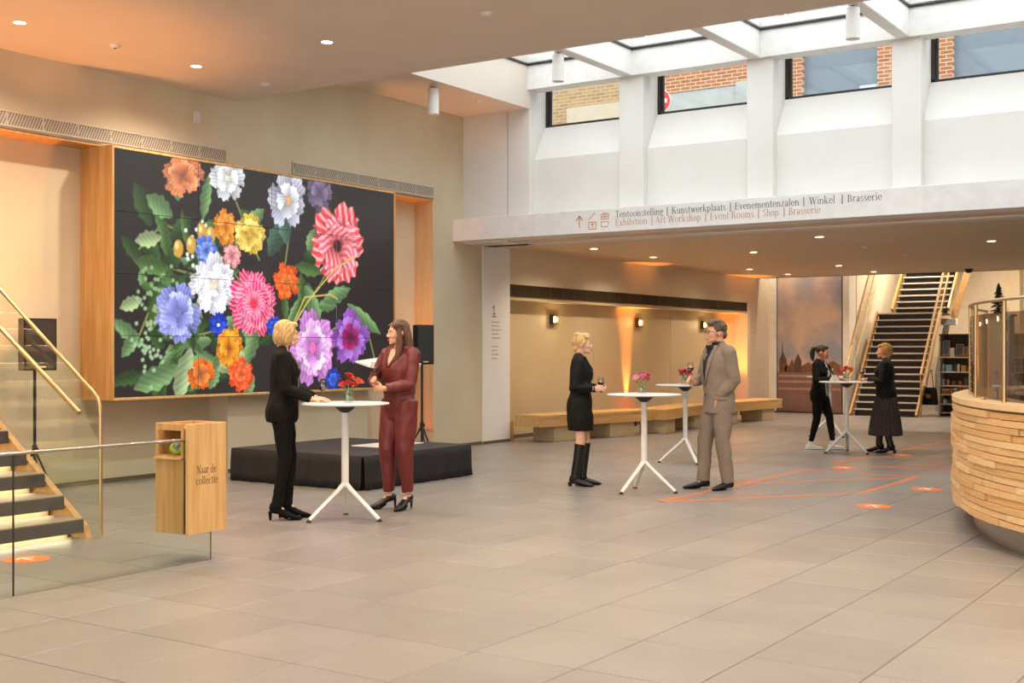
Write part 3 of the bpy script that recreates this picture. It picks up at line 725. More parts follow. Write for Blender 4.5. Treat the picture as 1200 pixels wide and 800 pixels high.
# orange floor uplights
def uplight(x, y, z, tilt, W, label, spot=60, rx=0):
    t = thing('led_uplight', label, 'uplight', (x, y, z), 0, 'orange floor uplights')
    MB().lathe([(.07, 0), (.075, .01), (.075, .09), (.065, .1), (0, .095)], n=20).build('housing', M_black, t, True)
    MB().lathe([(0, .099), (.055, .099)], n=20).build('lens', mat('uplight_lens', '#ff8a30', .4, emit=(1, .35, .06), estr=8), t)
    lamp('SPOT', 'uplight_beam', t, (0, 0, .12), W, ORANGE, rot=(PI+rx, tilt, 0), size=.03, spot=spot, blend=.7)
uplight(-11.28, 21.69, 0, -.06, UP_W*1.0, 'floor uplight behind the second bench, further from the wall', 30)
uplight(-11.56, 21.69, 0, -.10, UP_W*1.0, 'added second uplight behind the second bench, close to the wall', 24)  # extra lamp at the same spot, added for the narrow streak on the wall
uplight(-11.35, 26.75, 0, -.12, UP_W*1.1, 'floor uplight at the far end of the bench recess', 45)
uplight(-11.40, 14.50, .0, 0, UP_W*.6, 'floor uplight in the narrow niche right of the screen', 42)
uplight(-11.05, 7.2, 0, -.03, UP_W*1.2, 'floor uplight in the niche behind the stairs', 75)
# ---------------------------------------------------------------- stage with black skirt
st = thing('stage_platform', 'low black stage platform with pleated skirt in front of the screen', 'stage', (-8.75, 10.2, 0))
W_, L_, Hs = 2.0, 2.0, .38
M_cloth = mat('stage_cloth', '#1b1716', .9, col2='#262120', scale=6, bump=.3, bscale=8)
MB().bbox(-W_, 0, 0, L_, Hs-.03, Hs, .006).build('deck', mat('stage_deck', '#2b2726', .75, col2='#353130', scale=4, bump=.1), st)
def skirt(p0, p1, out):
    b = MB(); n = 60; p0, p1, out = Vector(p0), Vector(p1), Vector(out); rows = 5
    for r in range(rows):
        z = Hs-.002-(Hs-.002-.006)*r/(rows-1)
        for k in range(n+1):
            t = k/n; w_ = .010*math.sin(t*37+r*.4)+.008*math.sin(t*83+1.3*r)
            q = p0.lerp(p1, t)+out*(.012+(.25+.75*r/(rows-1))*(.022+w_)-.03*(r/(rows-1))*(0 if 0 < k < n else .0))
            b.v.append((q.x, q.y, z))
    for r in range(rows-1):
        for k in range(n): a = r*(n+1)+k; b.f.append((a, a+1, a+n+2, a+n+1))
    o = b.build('skirt', M_cloth, st, True)
    md = o.modifiers.new('thick', 'SOLIDIFY'); md.thickness = .006
skirt((-W_, 0, 0), (0, 0, 0), (0, -1, 0)); skirt((0, 0, 0), (0, L_, 0), (1, 0, 0)); skirt((-W_, L_, 0), (-W_, 0, 0), (-1, 0, 0)); skirt((0, L_, 0), (-W_, L_, 0), (0, 1, 0))
M_felt = mat('black_frame', '#1a1818', .7)
for x in (-W_+.06, -.06):
    for y in (.06, L_-.06): MB().bbox(x-.03, x+.03, y-.03, y+.03, 0, Hs-.03, .004).build('leg', M_felt, st)
# slanted lectern on the stage
lc = thing('lectern', 'slim white lectern with tilted top standing on the black stage', 'lectern', (-9.50, 11.55, Hs))
M_wp = mat('white_powdercoat', '#e9e5df', .4)
MB().bbox(-.22, .22, -.42, .42, 0, .012, .004).build('base_plate', M_wp, lc)
MB().tube([(0, 0.1, .01), (0, .1, .93)], .028).build('pole', M_wp, lc, True)
Mt = Matrix.Translation((0, 0, .98)) @ Matrix.Rotation(math.radians(5), 4, 'X') @ Matrix.Rotation(math.radians(14), 4, 'Y')
MB().bbox(-.24, .24, -.34, .34, -.012, .012, .004, Mt).build('reading_top', M_wp, lc)
MB().bbox(.225, .245, -.34, .34, .012, .035, .003, Mt).build('ledge', M_wp, lc)

# ---------------------------------------------------------------- loudspeakers on stands
def speaker(loc, zs, rz, label, slabel, pole0, k_=1.0):
    s_ = thing('speaker_stand', slabel, 'speaker stand', (loc[0], loc[1], pole0), rz, 'speaker stands')
    MB().tube([(0,0,.15), (0,0,zs-pole0)], .017).build('pole', M_black, s_, True)
    MB().tube([(0,0,.42), (0,0,.54)], .028).build('collar', M_black, s_, True)
    MB().tube([(0,-.03,.5), (0,-.07,.5)], .018).build('knob', M_black, s_, True)
    for k in range(3):
        a = 2*PI*k/3+.4; dx, dy = math.cos(a), math.sin(a)
        MB().tube([(.02*dx, .02*dy, .46), (.26*dx, .26*dy, .012)], .011).build('leg', M_black, s_, True)
        MB().tube([(.02*dx, .02*dy, .16), (.17*dx, .17*dy, .16)], .008).build('brace', M_black, s_, True)
    t = thing('loudspeaker', label, 'loudspeaker', (loc[0], loc[1], zs), rz, 'black loudspeakers'); t.scale = (k_, k_, 1)
    prof = [(-.17, -.16), (-.12, .14), (.12, .14), (.17, -.16)]
    MB().prism([(x, y) for x, y in prof], 0.0, .54).build('cabinet', M_black, t)
    MB().bbox(-.155, .155, -.175, -.158, .02, .52, .006).build('front_grille', mat('speaker_grille', '#26221f', .6, bump=.4, bscale=220), t)
    MB().bbox(-.05, .05, -.18, -.174, .03, .045, .001).build('badge', M_grille, t)
    MB().box(-.03, .03, .14, .155, .24, .30).build('handle', M_dark, t)
speaker((-11.28, 7.92), 1.32, math.radians(75), 'black loudspeaker on a stand behind the glass of the stairs', 'black tripod stand behind the glass stair balustrade', 0)
speaker((-10.35, 13.31), 1.33, math.radians(62), 'black loudspeaker behind the woman in burgundy', 'black tripod stand behind the stage', 0, .74)

# ---------------------------------------------------------------- white bar tables
def bar_table(loc, angs, label):
    t = thing('bar_table', label, 'table', (loc[0], loc[1], 0), 0, 'white standing tables')
    MB().lathe([(0, 1.038), (.36, 1.038), (.395, 1.044), (.40, 1.052), (.395, 1.058), (0, 1.06)], n=56).build('table_top', M_wp, t, True)
    MB().lathe([(.03, .97), (.055, .985), (.10, 1.025), (.115, 1.037), (0, 1.037)], n=24).build('hub', M_black, t, True)
    MB().lathe([(.0, .28), (.033, .30), (.033, .97), (0, .97)], n=20).build('column', M_wp, t, True)
    for a in angs:
        a = math.radians(a); d = Vector((math.cos(a), math.sin(a), 0))
        g = MB(); g.tube([d*.005+Vector((0,0,.335)), d*.06+Vector((0,0,.275)), d*.345+Vector((0,0,.022))], [(.03,.024), (.027,.022), (.022,.018)], n=10, up=(0,0,1))
        g.build('leg', M_wp, t, True)
        MB().lathe([(.022, 0), (.024, .006), (.02, .02), (0, .02)], (d.x*.35, d.y*.35, 0), n=12).build('glide', M_dark, t)
    return t
T = {1: (-7.41, 8.40), 2: (-6.16, 11.82), 3: (-7.27, 15.15), 4: (-5.97, 17.92), 5: (-7.33, 21.1)}
bar_table(T[1], (-114, 12, 130), 'white standing table between the blazer woman and the burgundy woman')
bar_table(T[2], (-106, 10, 134), 'white standing table nearest the woman in the black dress')
bar_table(T[3], (-145, -37, 80), 'white standing table behind the arm of the man in the suit')
bar_table(T[4], (-129, -14, 106), 'white standing table between the two women in the passage')
bar_table(T[5], (-150, -30, 95), 'white standing table furthest back, behind the woman with the ponytail')

# ---------------------------------------------------------------- flower vases
M_vase = glass('vase_glass', '#fbfdfb', .1)
M_water = glass('vase_water', '#f0f5ec', .04, haze=.12, hazecol='#c9d2b8')
M_leaf = mat('leaf_green', '#6d8a52', .6, col2='#6d8a4a', scale=30)
def petal_mesh(r):
    b = MB(); rs = random.Random(3)
    for ly, (n, tilt, rr) in enumerate(((6, .15, 1.), (6, .6, .85), (5, 1.0, .62), (4, 1.3, .4))):
        for k in range(n):
            a = 2*PI*(k+.5*ly)/n+rs.uniform(-.15, .15); t = tilt+rs.uniform(-.1, .1)
            M = Matrix.Rotation(a, 4, 'Z') @ Matrix.Rotation(-t, 4, 'Y')
            vs = []
            for i in range(4):
                u = i/3; wd = rr*r*.55*math.sin(PI*(.12+.7*u))
                for j in (-1, 0, 1): vs.append(M @ Vector((u*r*rr, j*wd, .12*r*abs(j)+.25*r*u*u)))
            b.add(vs, [(i*3+j, i*3+j+1, i*3+j+4, i*3+j+3) for i in range(3) for j in range(2)])
    b.ell((0, 0, .1*r), (.35*r, .35*r, .4*r), n=8, m=5)
    me = b.mesh('bloom'); shade(me); return me
_pm = {}
def vase(loc, z, cols, label, hscale=1.0, seed=1):
    rs = random.Random(seed)
    t = thing('flower_vase', label, 'flower vase', (loc[0], loc[1], z), 0, 'small vases of flowers')
    MB().lathe([(0, .0), (.042, 0), (.046, .01), (.046, .085), (.040, .10), (.043, .11), (.039, .11), (.036, .10), (.041, .083), (.041, .012), (0, .01)], n=20).build('jar', M_vase, t, True)
    MB().lathe([(0, .012), (.040, .012), (.040, .07), (0, .07)], n=16).build('water', M_water, t, True)
    for k, (col, r) in enumerate(cols):
        a = 2.4*k+seed; rad = .0 if k == 0 else rs.uniform(.05, .10); h = rs.uniform(.13, .17)*hscale+(.035 if k == 0 else 0)
        p = Vector((rad*math.cos(a), rad*math.sin(a), h))
        MB().tube([(-p.x*.2, -p.y*.2, .015), (p.x*.35, p.y*.35, .09), tuple(p)], .0025, n=5).build('stem', M_leaf, t)
        key = (col, r)
        if key not in _pm:
            me = petal_mesh(r*1.2); me.materials.append(mat('petal_'+col[1:], col, .6, col2='#'+''.join('%02x' % min(255, int(int(col[i:i+2], 16)*.8)) for i in (1, 3, 5)), scale=60)); _pm[key] = me
        part('bloom', _pm[key], None, t, tuple(p), (rs.uniform(-.5, .5)-p.y*6, p.x*6, a))
    for k in range(6):
        a = 1.1*k+seed; M = Matrix.Rotation(a, 4, 'Z') @ Matrix.Translation((.03, 0, .105)) @ Matrix.Rotation(-.5, 4, 'Y')
        MB().add([M @ Vector(v) for v in ((0,0,0), (.03,-.014,.006), (.03,.014,.006), (.07,0,-.004))], [(0,1,3,2)]).build('leaf', M_leaf, t)
vase((-7.40, 8.44), 1.06, [('#e2402c', .042), ('#d8322a', .04), ('#e9603c', .042), ('#5a0f1c', .042), ('#c92a3a', .036), ('#f07a4a', .034), ('#40101c', .036), ('#e2402c', .036)], 'glass jar of red and orange flowers on the nearest standing table', 1.15, 2)
vase((-6.20, 11.84), 1.06, [('#ee6f92', .04), ('#f08aa6', .038), ('#e85a80', .036), ('#f4a0b4', .036), ('#e2506f', .036), ('#ee7a98', .034), ('#f6b0a0', .022), ('#c9507a', .03)], 'glass jar of pink carnations on the table beside the black dress', 1.15, 3)
vase((-7.26, 15.10), 1.06, [('#e8344e', .04), ('#ee4f7c', .04), ('#f0905a', .036), ('#a03a6a', .038), ('#f06a8a', .04), ('#d83040', .034), ('#7a2a4a', .03)], 'glass jar of red and magenta flowers on the table behind the man', 1.0, 4)
vase((-5.97, 17.90), 1.06, [('#e23a2c', .042), ('#ef6a3c', .042), ('#d02a34', .04), ('#f08a5a', .034), ('#c0243a', .034), ('#e8503a', .036)], 'glass jar of red and orange flowers on the passage table', 1.0, 5)

# ---------------------------------------------------------------- wine glasses
M_wine = mat('red_wine', '#3a0a12', .1, col2='#4a0d16', scale=5)
M_wglass = glass('wine_glass', '#f8f8f6', .14)
gl_me = MB().lathe([(0, .0), (.034, 0), (.034, .002), (.006, .006), (.0035, .012), (.0035, .085), (.008, .092), (.026, .108), (.037, .13), (.039, .15), (.035, .178), (.030, .20), (.0288, .20), (.0338, .178), (.0376, .15), (.0356, .131), (.025, .110), (.004, .097), (0, .096)], n=24).mesh('glass_body'); fixn(gl_me); shade(gl_me); gl_me.materials.append(M_wglass)
wi_me = MB().lathe([(0, .0975), (.004, .098), (.0245, .111), (.035, .132), (.0365, .143), (0, .143)], n=20).mesh('wine'); fixn(wi_me); shade(wi_me); wi_me.materials.append(M_wine)
def wine_glass(loc, label, tilt=(0, 0)):
    t = thing('wine_glass', label, 'wine glass', loc, 0, 'glasses of red wine'); t.rotation_euler = (tilt[0], tilt[1], 0)
    part('glass_body', gl_me, None, t); part('wine', wi_me, None, t)
    return t

# ---------------------------------------------------------------- zigzag benches in the recess
def bench(p0, p1, label, blocks):
    """p0,p1: front top edge ends (x,y); runs left to right, back towards the wall"""
    d = Vector((p1[0]-p0[0], p1[1]-p0[1], 0)); L = d.length; a = math.atan2(d.y, d.x)
    t = thing('bench', label, 'bench', (p0[0], p0[1], 0), a, 'oak benches along the recess')
    nb = 3; dep = .62
    for k in range(nb): MB().bbox(0, L, k*dep/nb+.001, (k+1)*dep/nb-.001, .40, .45, .004).build('seat_board', M_oakb, t)
    MB().bbox(.01, L-.01, .005, .03, .255, .40, .003).build('front_board', M_oakb, t); MB().bbox(.01, L-.01, dep-.03, dep-.005, .255, .40, .003).build('back_board', M_oakb, t)
    for e in (0.005, L-.03): MB().bbox(e, e+.025, .03, dep-.03, .255, .40, .003).build('end_board', M_oakb, t)
    for (u0, u1) in blocks: MB().bbox(u0*L, u1*L, .06, dep-.06, 0, .255, .006).build('support_block', mat('bench_block', '#c9b391', .6, col2='#bda580'), t)
M_oakb = mat('oak_bench', '#d8b074', .4, col2='#c89a58', scale=3, amt=.8, stretch=(.5, 6, 6), bump=.05, bscale=30)
bench((-10.72, 16.95), (-10.12, 19.75), 'oak bench behind the woman in the black dress', ((.13, .32), (.62, .85)))
bench((-9.95, 19.95), (-10.25, 22.6), 'oak bench behind the two front standing tables', ((.04, .24), (.66, .88)))
bench((-10.15, 22.75), (-9.95, 25.6), 'oak bench at the far end of the recess behind the man', ((.1, .3), (.7, .9)))

# ---------------------------------------------------------------- stairs on the left with glass
ss = thing('staircase', 'grey stone stairs with lit treads and glass side at the left edge', 'stairs', (-8.46, 0, 0))
M_tread = mat('stair_stone', '#47413c', .6, col2='#514a44', scale=14)
M_treadtop = mat('stair_stone_top', '#a08d76', .5, col2='#93806a', scale=10)
M_glow = mat('stair_led', '#fff0d8', .5, emit=(1, .82, .55), estr=9)
for k in range(12):
    x = -k*.255; z = .17*k
    MB().bbox(x-.36, x, 4.25, 6.40, z+.05, z+.155, .004).build('tread', M_tread, ss)
    MB().bbox(x-.36, x-.003, 4.25, 6.398, z+.155, z+.165, .002).build('tread_top', M_treadtop, ss)
    MB().box(x-.35, x-.16, 4.25, 6.36, z-.115 if k else 0, z+.05).build('riser', mat('stair_riser', '#c9b595', .6), ss)
    MB().box(x-.13, x-.08, 4.3, 6.34, z+.046, z+.0498).build('light_strip', M_glow, ss)
sk = MB(); sk.add([(.02, 6.41, .0), (-.04, 6.41, .10), (-3.0, 6.41, 2.12), (-3.0, 6.41, 1.75), (-.3, 6.41, 0), (.02, 6.47, .0), (-.04, 6.47, .10), (-3.0, 6.47, 2.12), (-3.0, 6.47, 1.75), (-.3, 6.47, 0)],
       [(0,1,2,3,4), (9,8,7,6,5), (0,5,6,1), (1,6,7,2), (2,7,8,3), (3,8,9,4), (4,9,5,0)]); sk.build('stringer', M_oak, ss)
gb = thing('glass_balustrade', 'glass stair balustrade with a bent champagne handrail', 'balustrade', (-8.46, 6.49, 0))
g = MB(); pts = [(.08, 0), (.08, 1.03), (.02, 1.15), (-.05, 1.21), (-1.19, 2.0), (-2.9, 3.18), (-2.9, 2.0), (-.3, .02)]
g.prism([(x, z) for x, z in pts], 0, .012, Matrix.Translation((0, .012, 0)) @ Matrix.Rotation(PI/2, 4, 'X')); g.build('glass_pane', M_glass, gb)
MB().tube([(.085, .006, .02), (.085, .006, 1.0), (.075, .006, 1.08), (.05, .006, 1.14), (-.02, .006, 1.20), (-.1, .006, 1.25), (-1.19, .006, 2.0), (-2.9, .006, 3.18)], .016, n=12).build('top_rail', M_brass, gb, True)
MB().tube([(-.06, -.09, 1.02), (-1.19, -.09, 1.76), (-2.9, -.09, 2.9)], .021, n=12).build('hand_rail', M_brass, gb, True)
for x in (-.35, -1.0, -1.9): MB().tube([(x, -.09, 1.02+.655*(-x-.06)-.015), (x, -.04, 1.02+.655*(-x-.06)-.06), (x, .0, 1.02+.655*(-x-.06)-.06)], .007, n=8).build('rail_bracket', M_brass, gb, True)
# free-standing glass screen in front
gs = thing('glass_screen', 'low frameless glass screen carrying the wooden box', 'glass screen', (-6.85, 0, 0))
for y0, y1 in ((2.95, 4.65), (4.665, 6.28)):
    MB().bbox(-.006, .006, y0, y1, 0.0, .885, .001).build('glass_pane', M_glass, gs)
MB().tube([(0, 2.95, .892), (0, 6.04, .892)], .011, n=10).build('cap_rail', M_steel, gs, True)
MB().tube([(0, 4.657, 0), (0, 4.657, .885)], .006, n=6).build('joint_strip', M_dark, gs); MB().tube([(0, 6.284, 0), (0, 6.284, .3)], .004, n=6).build('edge_strip', M_dark, gs)
MB().box(-.007, .007, 2.95, 6.28, 0, .002).build('floor_channel', M_steel, gs)
# wooden box on the glass
wb = thing('wooden_box', 'oak box reading Naar de collectie mounted on the glass screen', 'box', (-6.80, 6.03, .21))
Hb, Wb, Db = .795, .36, .355
MB().bbox(-.035, 0, 0, Wb, 0, Hb, .002).build('front_panel', M_oakl, wb)
MB().bbox(-Db, -.06, 0, .018, 0, .565, .002).build('side_panel', M_oak, wb); MB().bbox(-Db, -.06, 0, .018, .745, Hb, .002).build('side_panel', M_oak, wb)
MB().bbox(-Db, -Db+.03, 0, .018, .565, .745, .002).build('side_post', M_oak, wb); MB().bbox(-.085, -.06, 0, .018, .565, .745, .002).build('side_post', M_oak, wb)
MB().bbox(-Db, -.06, Wb-.018, Wb, 0, Hb, .002).build('side_panel', M_oak, wb); MB().bbox(-Db, -Db+.018, .018, Wb-.018, 0, Hb, .002).build('back_panel', M_oak, wb)
MB().bbox(-Db+.018, -.06, .018, Wb-.018, .0, .018, .002).build('bottom', M_oak, wb); MB().bbox(-Db+.018, -.06, .018, Wb-.018, .55, .562, .002).build('shelf', M_oak, wb)
MB().bbox(-Db, -.06, -.02, .2, .535, .55, .003).build('slot_lip', M_oakl, wb)
MB().bbox(-Db+.018, -.036, .06, Wb-.018, Hb-.05, Hb-.035, .002).build('lid_inner', M_oak, wb)
tag(lettering('lettering', 'Naar de', .19, M_ink, wb, MX(.0012, .075, .435), .085), 'dark serif lettering Naar de')
tag(lettering('lettering', 'collectie', .215, M_ink, wb, MX(.0012, .068, .355), .085), 'dark serif lettering collectie')
lf = thing('folded_cloth', 'folded lime green and grey item lying in the slot of the oak box', 'cloth', (-6.98, 6.1, .772))
b = MB(); b.ell((0, 0, .05), (.08, .06, .05), n=16, m=8); b.v = [(x, y, max(0, z+.012*math.sin(x*60)*math.cos(y*50))) for x, y, z in b.v]; b.build('bundle', mat('lime_cloth', '#a9c22e', .8), lf, True)
MB().bbox(-.03, .03, -.06, .0, .05, .093, .006, Matrix.Rotation(.3, 4, 'Y')).build('grey_band', mat('grey_cloth', '#7a7a80', .8), lf)

# ---------------------------------------------------------------- round reception counter of stacked oak strips
dk = thing('reception_counter', 'curved reception counter clad in stacked oak strips', 'counter', (-.8, 13.6, 0))
A0, B0, B1 = 2.3, 4.7, 2.6
def ep(th, off=0.0, z=0.0):
    c, s = math.cos(th), math.sin(th); bb = B0 if s < 0 else B1
    x, y = A0*c, bb*s; n = Vector((c/A0, s/bb, 0)).normalized()
    return Vector((x, y, z))+n*off
# arc-length table
ths = [PI*.62+i*(PI*1.38)/900 for i in range(901)]     # from back-left round the front to the right
cum = [0]
for i in range(900): cum.append(cum[-1]+(ep(ths[i+1])-ep(ths[i])).length)
def th_at(s): return float(np.interp(s, cum, ths))
TOT = cum[-1]
def band(b, s0, s1, z0, z1, o0, o1, seg):
    rows = []
    for k in range(seg+1):
        th = th_at(s0+(s1-s0)*k/seg); rows.append([ep(th, o0, z0), ep(th, o1, z0), ep(th, o1, z1), ep(th, o0, z1)])
    o = len(b.v)
    for r in rows: b.v += [tuple(p) for p in r]
    for k in range(seg):
        for j in range(4): b.f.append((o+k*4+j, o+k*4+(j+1)%4, o+(k+1)*4+(j+1)%4, o+(k+1)*4+j))
    b.f.append((o+3, o+2, o+1, o)); b.f.append(tuple(o+seg*4+j for j in range(4)))
    return b
band(MB(), 0, TOT, .0, .22, -.20, -.185, 90).build('plinth', M_steel, dk, True)
band(MB(), 0, TOT, .21, 1.07, -.16, -.03, 90).build('core', mat('counter_core', '#8a6438', .7), dk, True)
band(MB(), 0, TOT, 1.085, 1.13, -.42, .0, 110).build('counter_top', mat('counter_top_oak', '#dfc196', .35, col2='#d2b183', scale=5), dk, True)
band(MB(), 0, TOT, 1.07, 1.085, -.3, -.02, 110).build('top_shadow_gap', mat('gap_dark', '#7a5630', .7), dk, True)
rs = random.Random(11)
strip_m = [mat('oak_strip_%d' % k, c1, .5, col2=c2, scale=4, amt=.8, stretch=(3, 3, 25), bump=.05) for k, (c1, c2) in enumerate((('#d8b280', '#c8a06c'), ('#dfbd8d', '#d2ac78'), ('#d0a772', '#c29660')))]
rows = 16; zr = (1.07-.215)/rows; restb = MB()
for r in range(rows):
    s = -rs.uniform(0, .8)
    while s < TOT:
        L = rs.uniform(.45, 1.15); a, e = max(s, 0), min(s+L, TOT); s += L
        if e-a < .05: continue
        mid = ep(th_at((a+e)/2)); off = rs.choice((-.006, 0, .004, .009, .014, .02)); hh = zr*rs.choice((1, 1, 1, .93))
        vis = (mid.x < .3 and mid.y < -.2)
        if vis:
            band(MB(), a+.002, e-.002, .215+r*zr+.0035, .215+r*zr+hh-.001, -.032, off-.012, max(2, int((e-a)/.16))).build('strip', strip_m[rs.randrange(3)], dk)
        else: band(restb, a+.002, e-.002, .215+r*zr+.0035, .215+r*zr+hh-.001, -.032, off-.012, 4)
tag(restb.build('strips_far_side', strip_m[0], dk), kind='stuff')
# glass guard with champagne posts on the counter
gg = thing('counter_glass_guard', 'curved glass guard with champagne posts on the oak counter', 'glass guard', (-.8, 13.6, 1.13))
sB = [s for s in np.linspace(0, TOT, 400) if True]
def s_of(pt):
    return min(np.linspace(0, TOT, 2000), key=lambda q: (ep(th_at(q))-Vector((pt[0]+.8, pt[1]-13.6, 0))).length)
s1, s2, s3 = s_of((-2.95, 11.56)), s_of((-2.66, 10.8)), s_of((-1.75, 9.25))
posts = [s1-1.6, s1-.8, s1, s2, s2+(s3-s2)*.55, s3+.05, s3+.9, s3+1.8, s3+2.7]
OFF = -.16
for q in posts:
    p = ep(th_at(q), OFF); MB().tube([(p.x, p.y, 0), (p.x, p.y, .80)], .016, n=10).build('post', M_brass, gg, True)
rl = [tuple(ep(th_at(q), OFF, .80)) for q in np.linspace(posts[0], posts[-1], 60)]
MB().tube(rl, (.022, .014), n=10).build('top_rail', M_brass, gg, True)
for a, e in zip(posts[:-1], posts[1:]):
    band(MB(), a+.03, e-.03, .01, .70, OFF-.004, OFF+.004, 10).build('glass_pane', M_deskglass, gg, True)
# things behind the guard: display pillar with small fir tree, card stand
dp = thing('display_pillar', 'pale grey display pillar behind the counter glass', 'pillar', (-3.50, 16.41, 0))
MB().bbox(-.16, .16, -.16, .16, 0, 1.955, .006).build('shaft', mat('pillar_grey', '#b9b4ae', .5), dp); MB().bbox(-.19, .19, -.19, .19, 1.955, 1.98, .004).build('cap', mat('pillar_grey', '#b9b4ae'), dp)
MB().bbox(-.19, -.16, -.165, .165, .0, 1.955, .003).build('edge_strip', mat('pillar_white', '#e6e2dc', .4), dp)
tr = thing('fir_tree', 'small dark fir tree standing on the grey pillar', 'tree', (-3.50, 16.41, 1.98)); tr.scale = (1.1, 1.1, 1.15)
MB().tube([(0,0,0), (0,0,.35)], [.012, .004]).build('trunk', mat('bark', '#3a2a1c', .9), tr, True)
MB().lathe([(.05, 0), (.06, .03), (0, .03)], n=12).build('pot', mat('pot_dark', '#3b2c22', .7), tr)
b = MB(); rs = random.Random(5)
for k in range(300):
    u = rs.random()**.8; z = .03+.30*u; R = .125*(1-u)**.85+.012; a = rs.uniform(0, 2*PI); R *= rs.uniform(.55, 1.1)
    c, s_ = math.cos(a), math.sin(a); q = Vector((c*R, s_*R, z-.02*(1-u))); p = Vector((c*R*.1, s_*R*.1, z+.012)); sd = Vector((-s_, c, 0))*.012
    b.add([p, (p+q)/2+sd, q, (p+q)/2-sd, (p+q)/2+Vector((0,0,.008))], [(0,1,4), (1,2,4), (2,3,4), (3,0,4)])
tag(b.build('needles', mat('fir_green', '#26301d', .8, col2='#1a2214', scale=40), tr, fix=False), kind='stuff')
cs = thing('card_stand', 'small white oval card holder on a stem on the counter', 'card holder', (-2.30, 10.75, 1.13))
MB().lathe([(.0, 0), (.035, 0), (.035, .006), (0, .008)], n=16).build('foot', M_black, cs); MB().tube([(0,0,.005), (0,0,.1)], .006, n=8).build('stem', M_black, cs)
MB().lathe([(0, .1), (.05, .104), (.055, .11), (0, .112)], n=24).build('plate', mat('card_white', '#eef0f4', .4), cs, True); MB().tube([(0,0,.11), (0,0,.2)], .003, n=6).build('pin', M_steel, cs)
MB().bbox(-.01, .01, -.002, .002, .17, .23, .001).build('flag', mat('card_red', '#c8202e', .5), cs)
for (x, y, l) in ((-2.36, 10.52, 'small wooden disc on the counter top beside the card holder'), (-2.12, 10.18, 'small wooden disc on the counter top nearer the picture edge')):
    o = MB().lathe([(.0, .0), (.02, 0), (.024, .008), (.014, .02), (0, .024)], (0, 0, 0), n=14).build('wooden_token', M_oak, None, True); o.location = (x, y, 1.13); tag(o, l, 'disc', 'wooden discs on the counter')
lp = thing('tall_display', 'tall dark display panel with coloured edge behind the counter glass', 'display', (-1.9, 12.9, 0))
MB().bbox(-.3, .3, -.03, .03, 0.03, 1.8, .004, Matrix.Rotation(math.radians(33), 4, 'Z')).build('panel', mat('panel_grey', '#807a74', .4), lp)
MB().bbox(-.3, -.24, -.04, -.03, .1, 1.5, .002, Matrix.Rotation(math.radians(33), 4, 'Z')).build('black_stripe', M_black, lp)
MB().bbox(.0, .08, -.04, -.03, .1, 1.6, .002, Matrix.Rotation(math.radians(33), 4, 'Z')).build('violet_stripe', mat('violet_print', '#7a4fb0', .5), lp)
MB().bbox(-.35, .35, -.12, .12, 0, .03, .004, Matrix.Rotation(math.radians(33), 4, 'Z')).build('foot', M_dark, lp)

# ---------------------------------------------------------------- floor tape and stickers
M_tape = mat('orange_tape', '#f2762a', .5)
def tape(a, b_, label):
    d = Vector((b_[0]-a[0], b_[1]-a[1], 0)); o = MB().box(0, d.length, -.025, .025, 0, .0015).build('floor_tape', M_tape); o.location = (a[0], a[1], .0005); o.rotation_euler = (0, 0, math.atan2(d.y, d.x))
    tag(o, label, 'floor tape', 'orange floor tape')
tape((-5.63, 11.11), (-5.56, 15.16), 'long orange tape line running past the shoes of the man'); tape((-5.55, 15.14), (-4.10, 15.02), 'orange tape line closing the far end of the nearer box')
tape((-4.12, 15.0), (-4.17, 13.07), 'orange tape line on the counter side of the nearer box'); tape((-4.17, 13.07), (-5.63, 11.13), 'slanted orange tape line nearest the camera'); tape((-4.12, 15.0), (-5.58, 13.17), 'second slanted orange tape line inside the nearer box')
tape((-5.54, 16.0), (-5.53, 17.57), 'orange tape line beside the passage table foot'); tape((-5.53, 17.55), (-3.9, 17.4), 'orange tape line under the long skirt toward the counter'); tape((-5.54, 16.02), (-3.8, 16.06), 'orange tape line closing the near end of the further box')
tape((-4.85, 16.05), (-4.1, 17.1), 'slanted orange tape line in the further box'); tape((-5.41, 18.7), (-5.33, 22.0), 'furthest orange tape line leading to the stairs')
M_ston = mat('sticker_orange', '#f07a2e', .45); M_stw = mat('sticker_white', '#f8e8d8', .5)
def sticker(x, y, rz, label):
    t = thing('floor_sticker', label, 'floor sticker', (x, y, .0005), rz, 'round orange floor stickers')
    MB().lathe([(.165, 0), (.165, .0012), (0, .0012)], n=36).build('disc', M_ston, t)
    b = MB(); 
    for p, q in (((0,-.09), (0,.09)), ((0,.09), (-.07,.02)), ((0,.09), (.07,.02))): b.bar((p[0], p[1], .0016), (q[0], q[1], .0016), .024, .0006)
    b.build('arrow', M_stw, t)
sticker(-3.72, 12.0, .6, 'round orange floor sticker nearest the camera beside the counter'); sticker(-3.69, 13.77, .6, 'round orange floor sticker closest to the counter'); sticker(-5.23, 15.64, .6, 'round orange floor sticker between the two tape boxes')
sticker(-5.19, 17.97, .6, 'round orange floor sticker at the boots of the woman in the long skirt'); sticker(-7.97, 5.53, 1.5, 'round orange floor sticker at the foot of the left stairs')

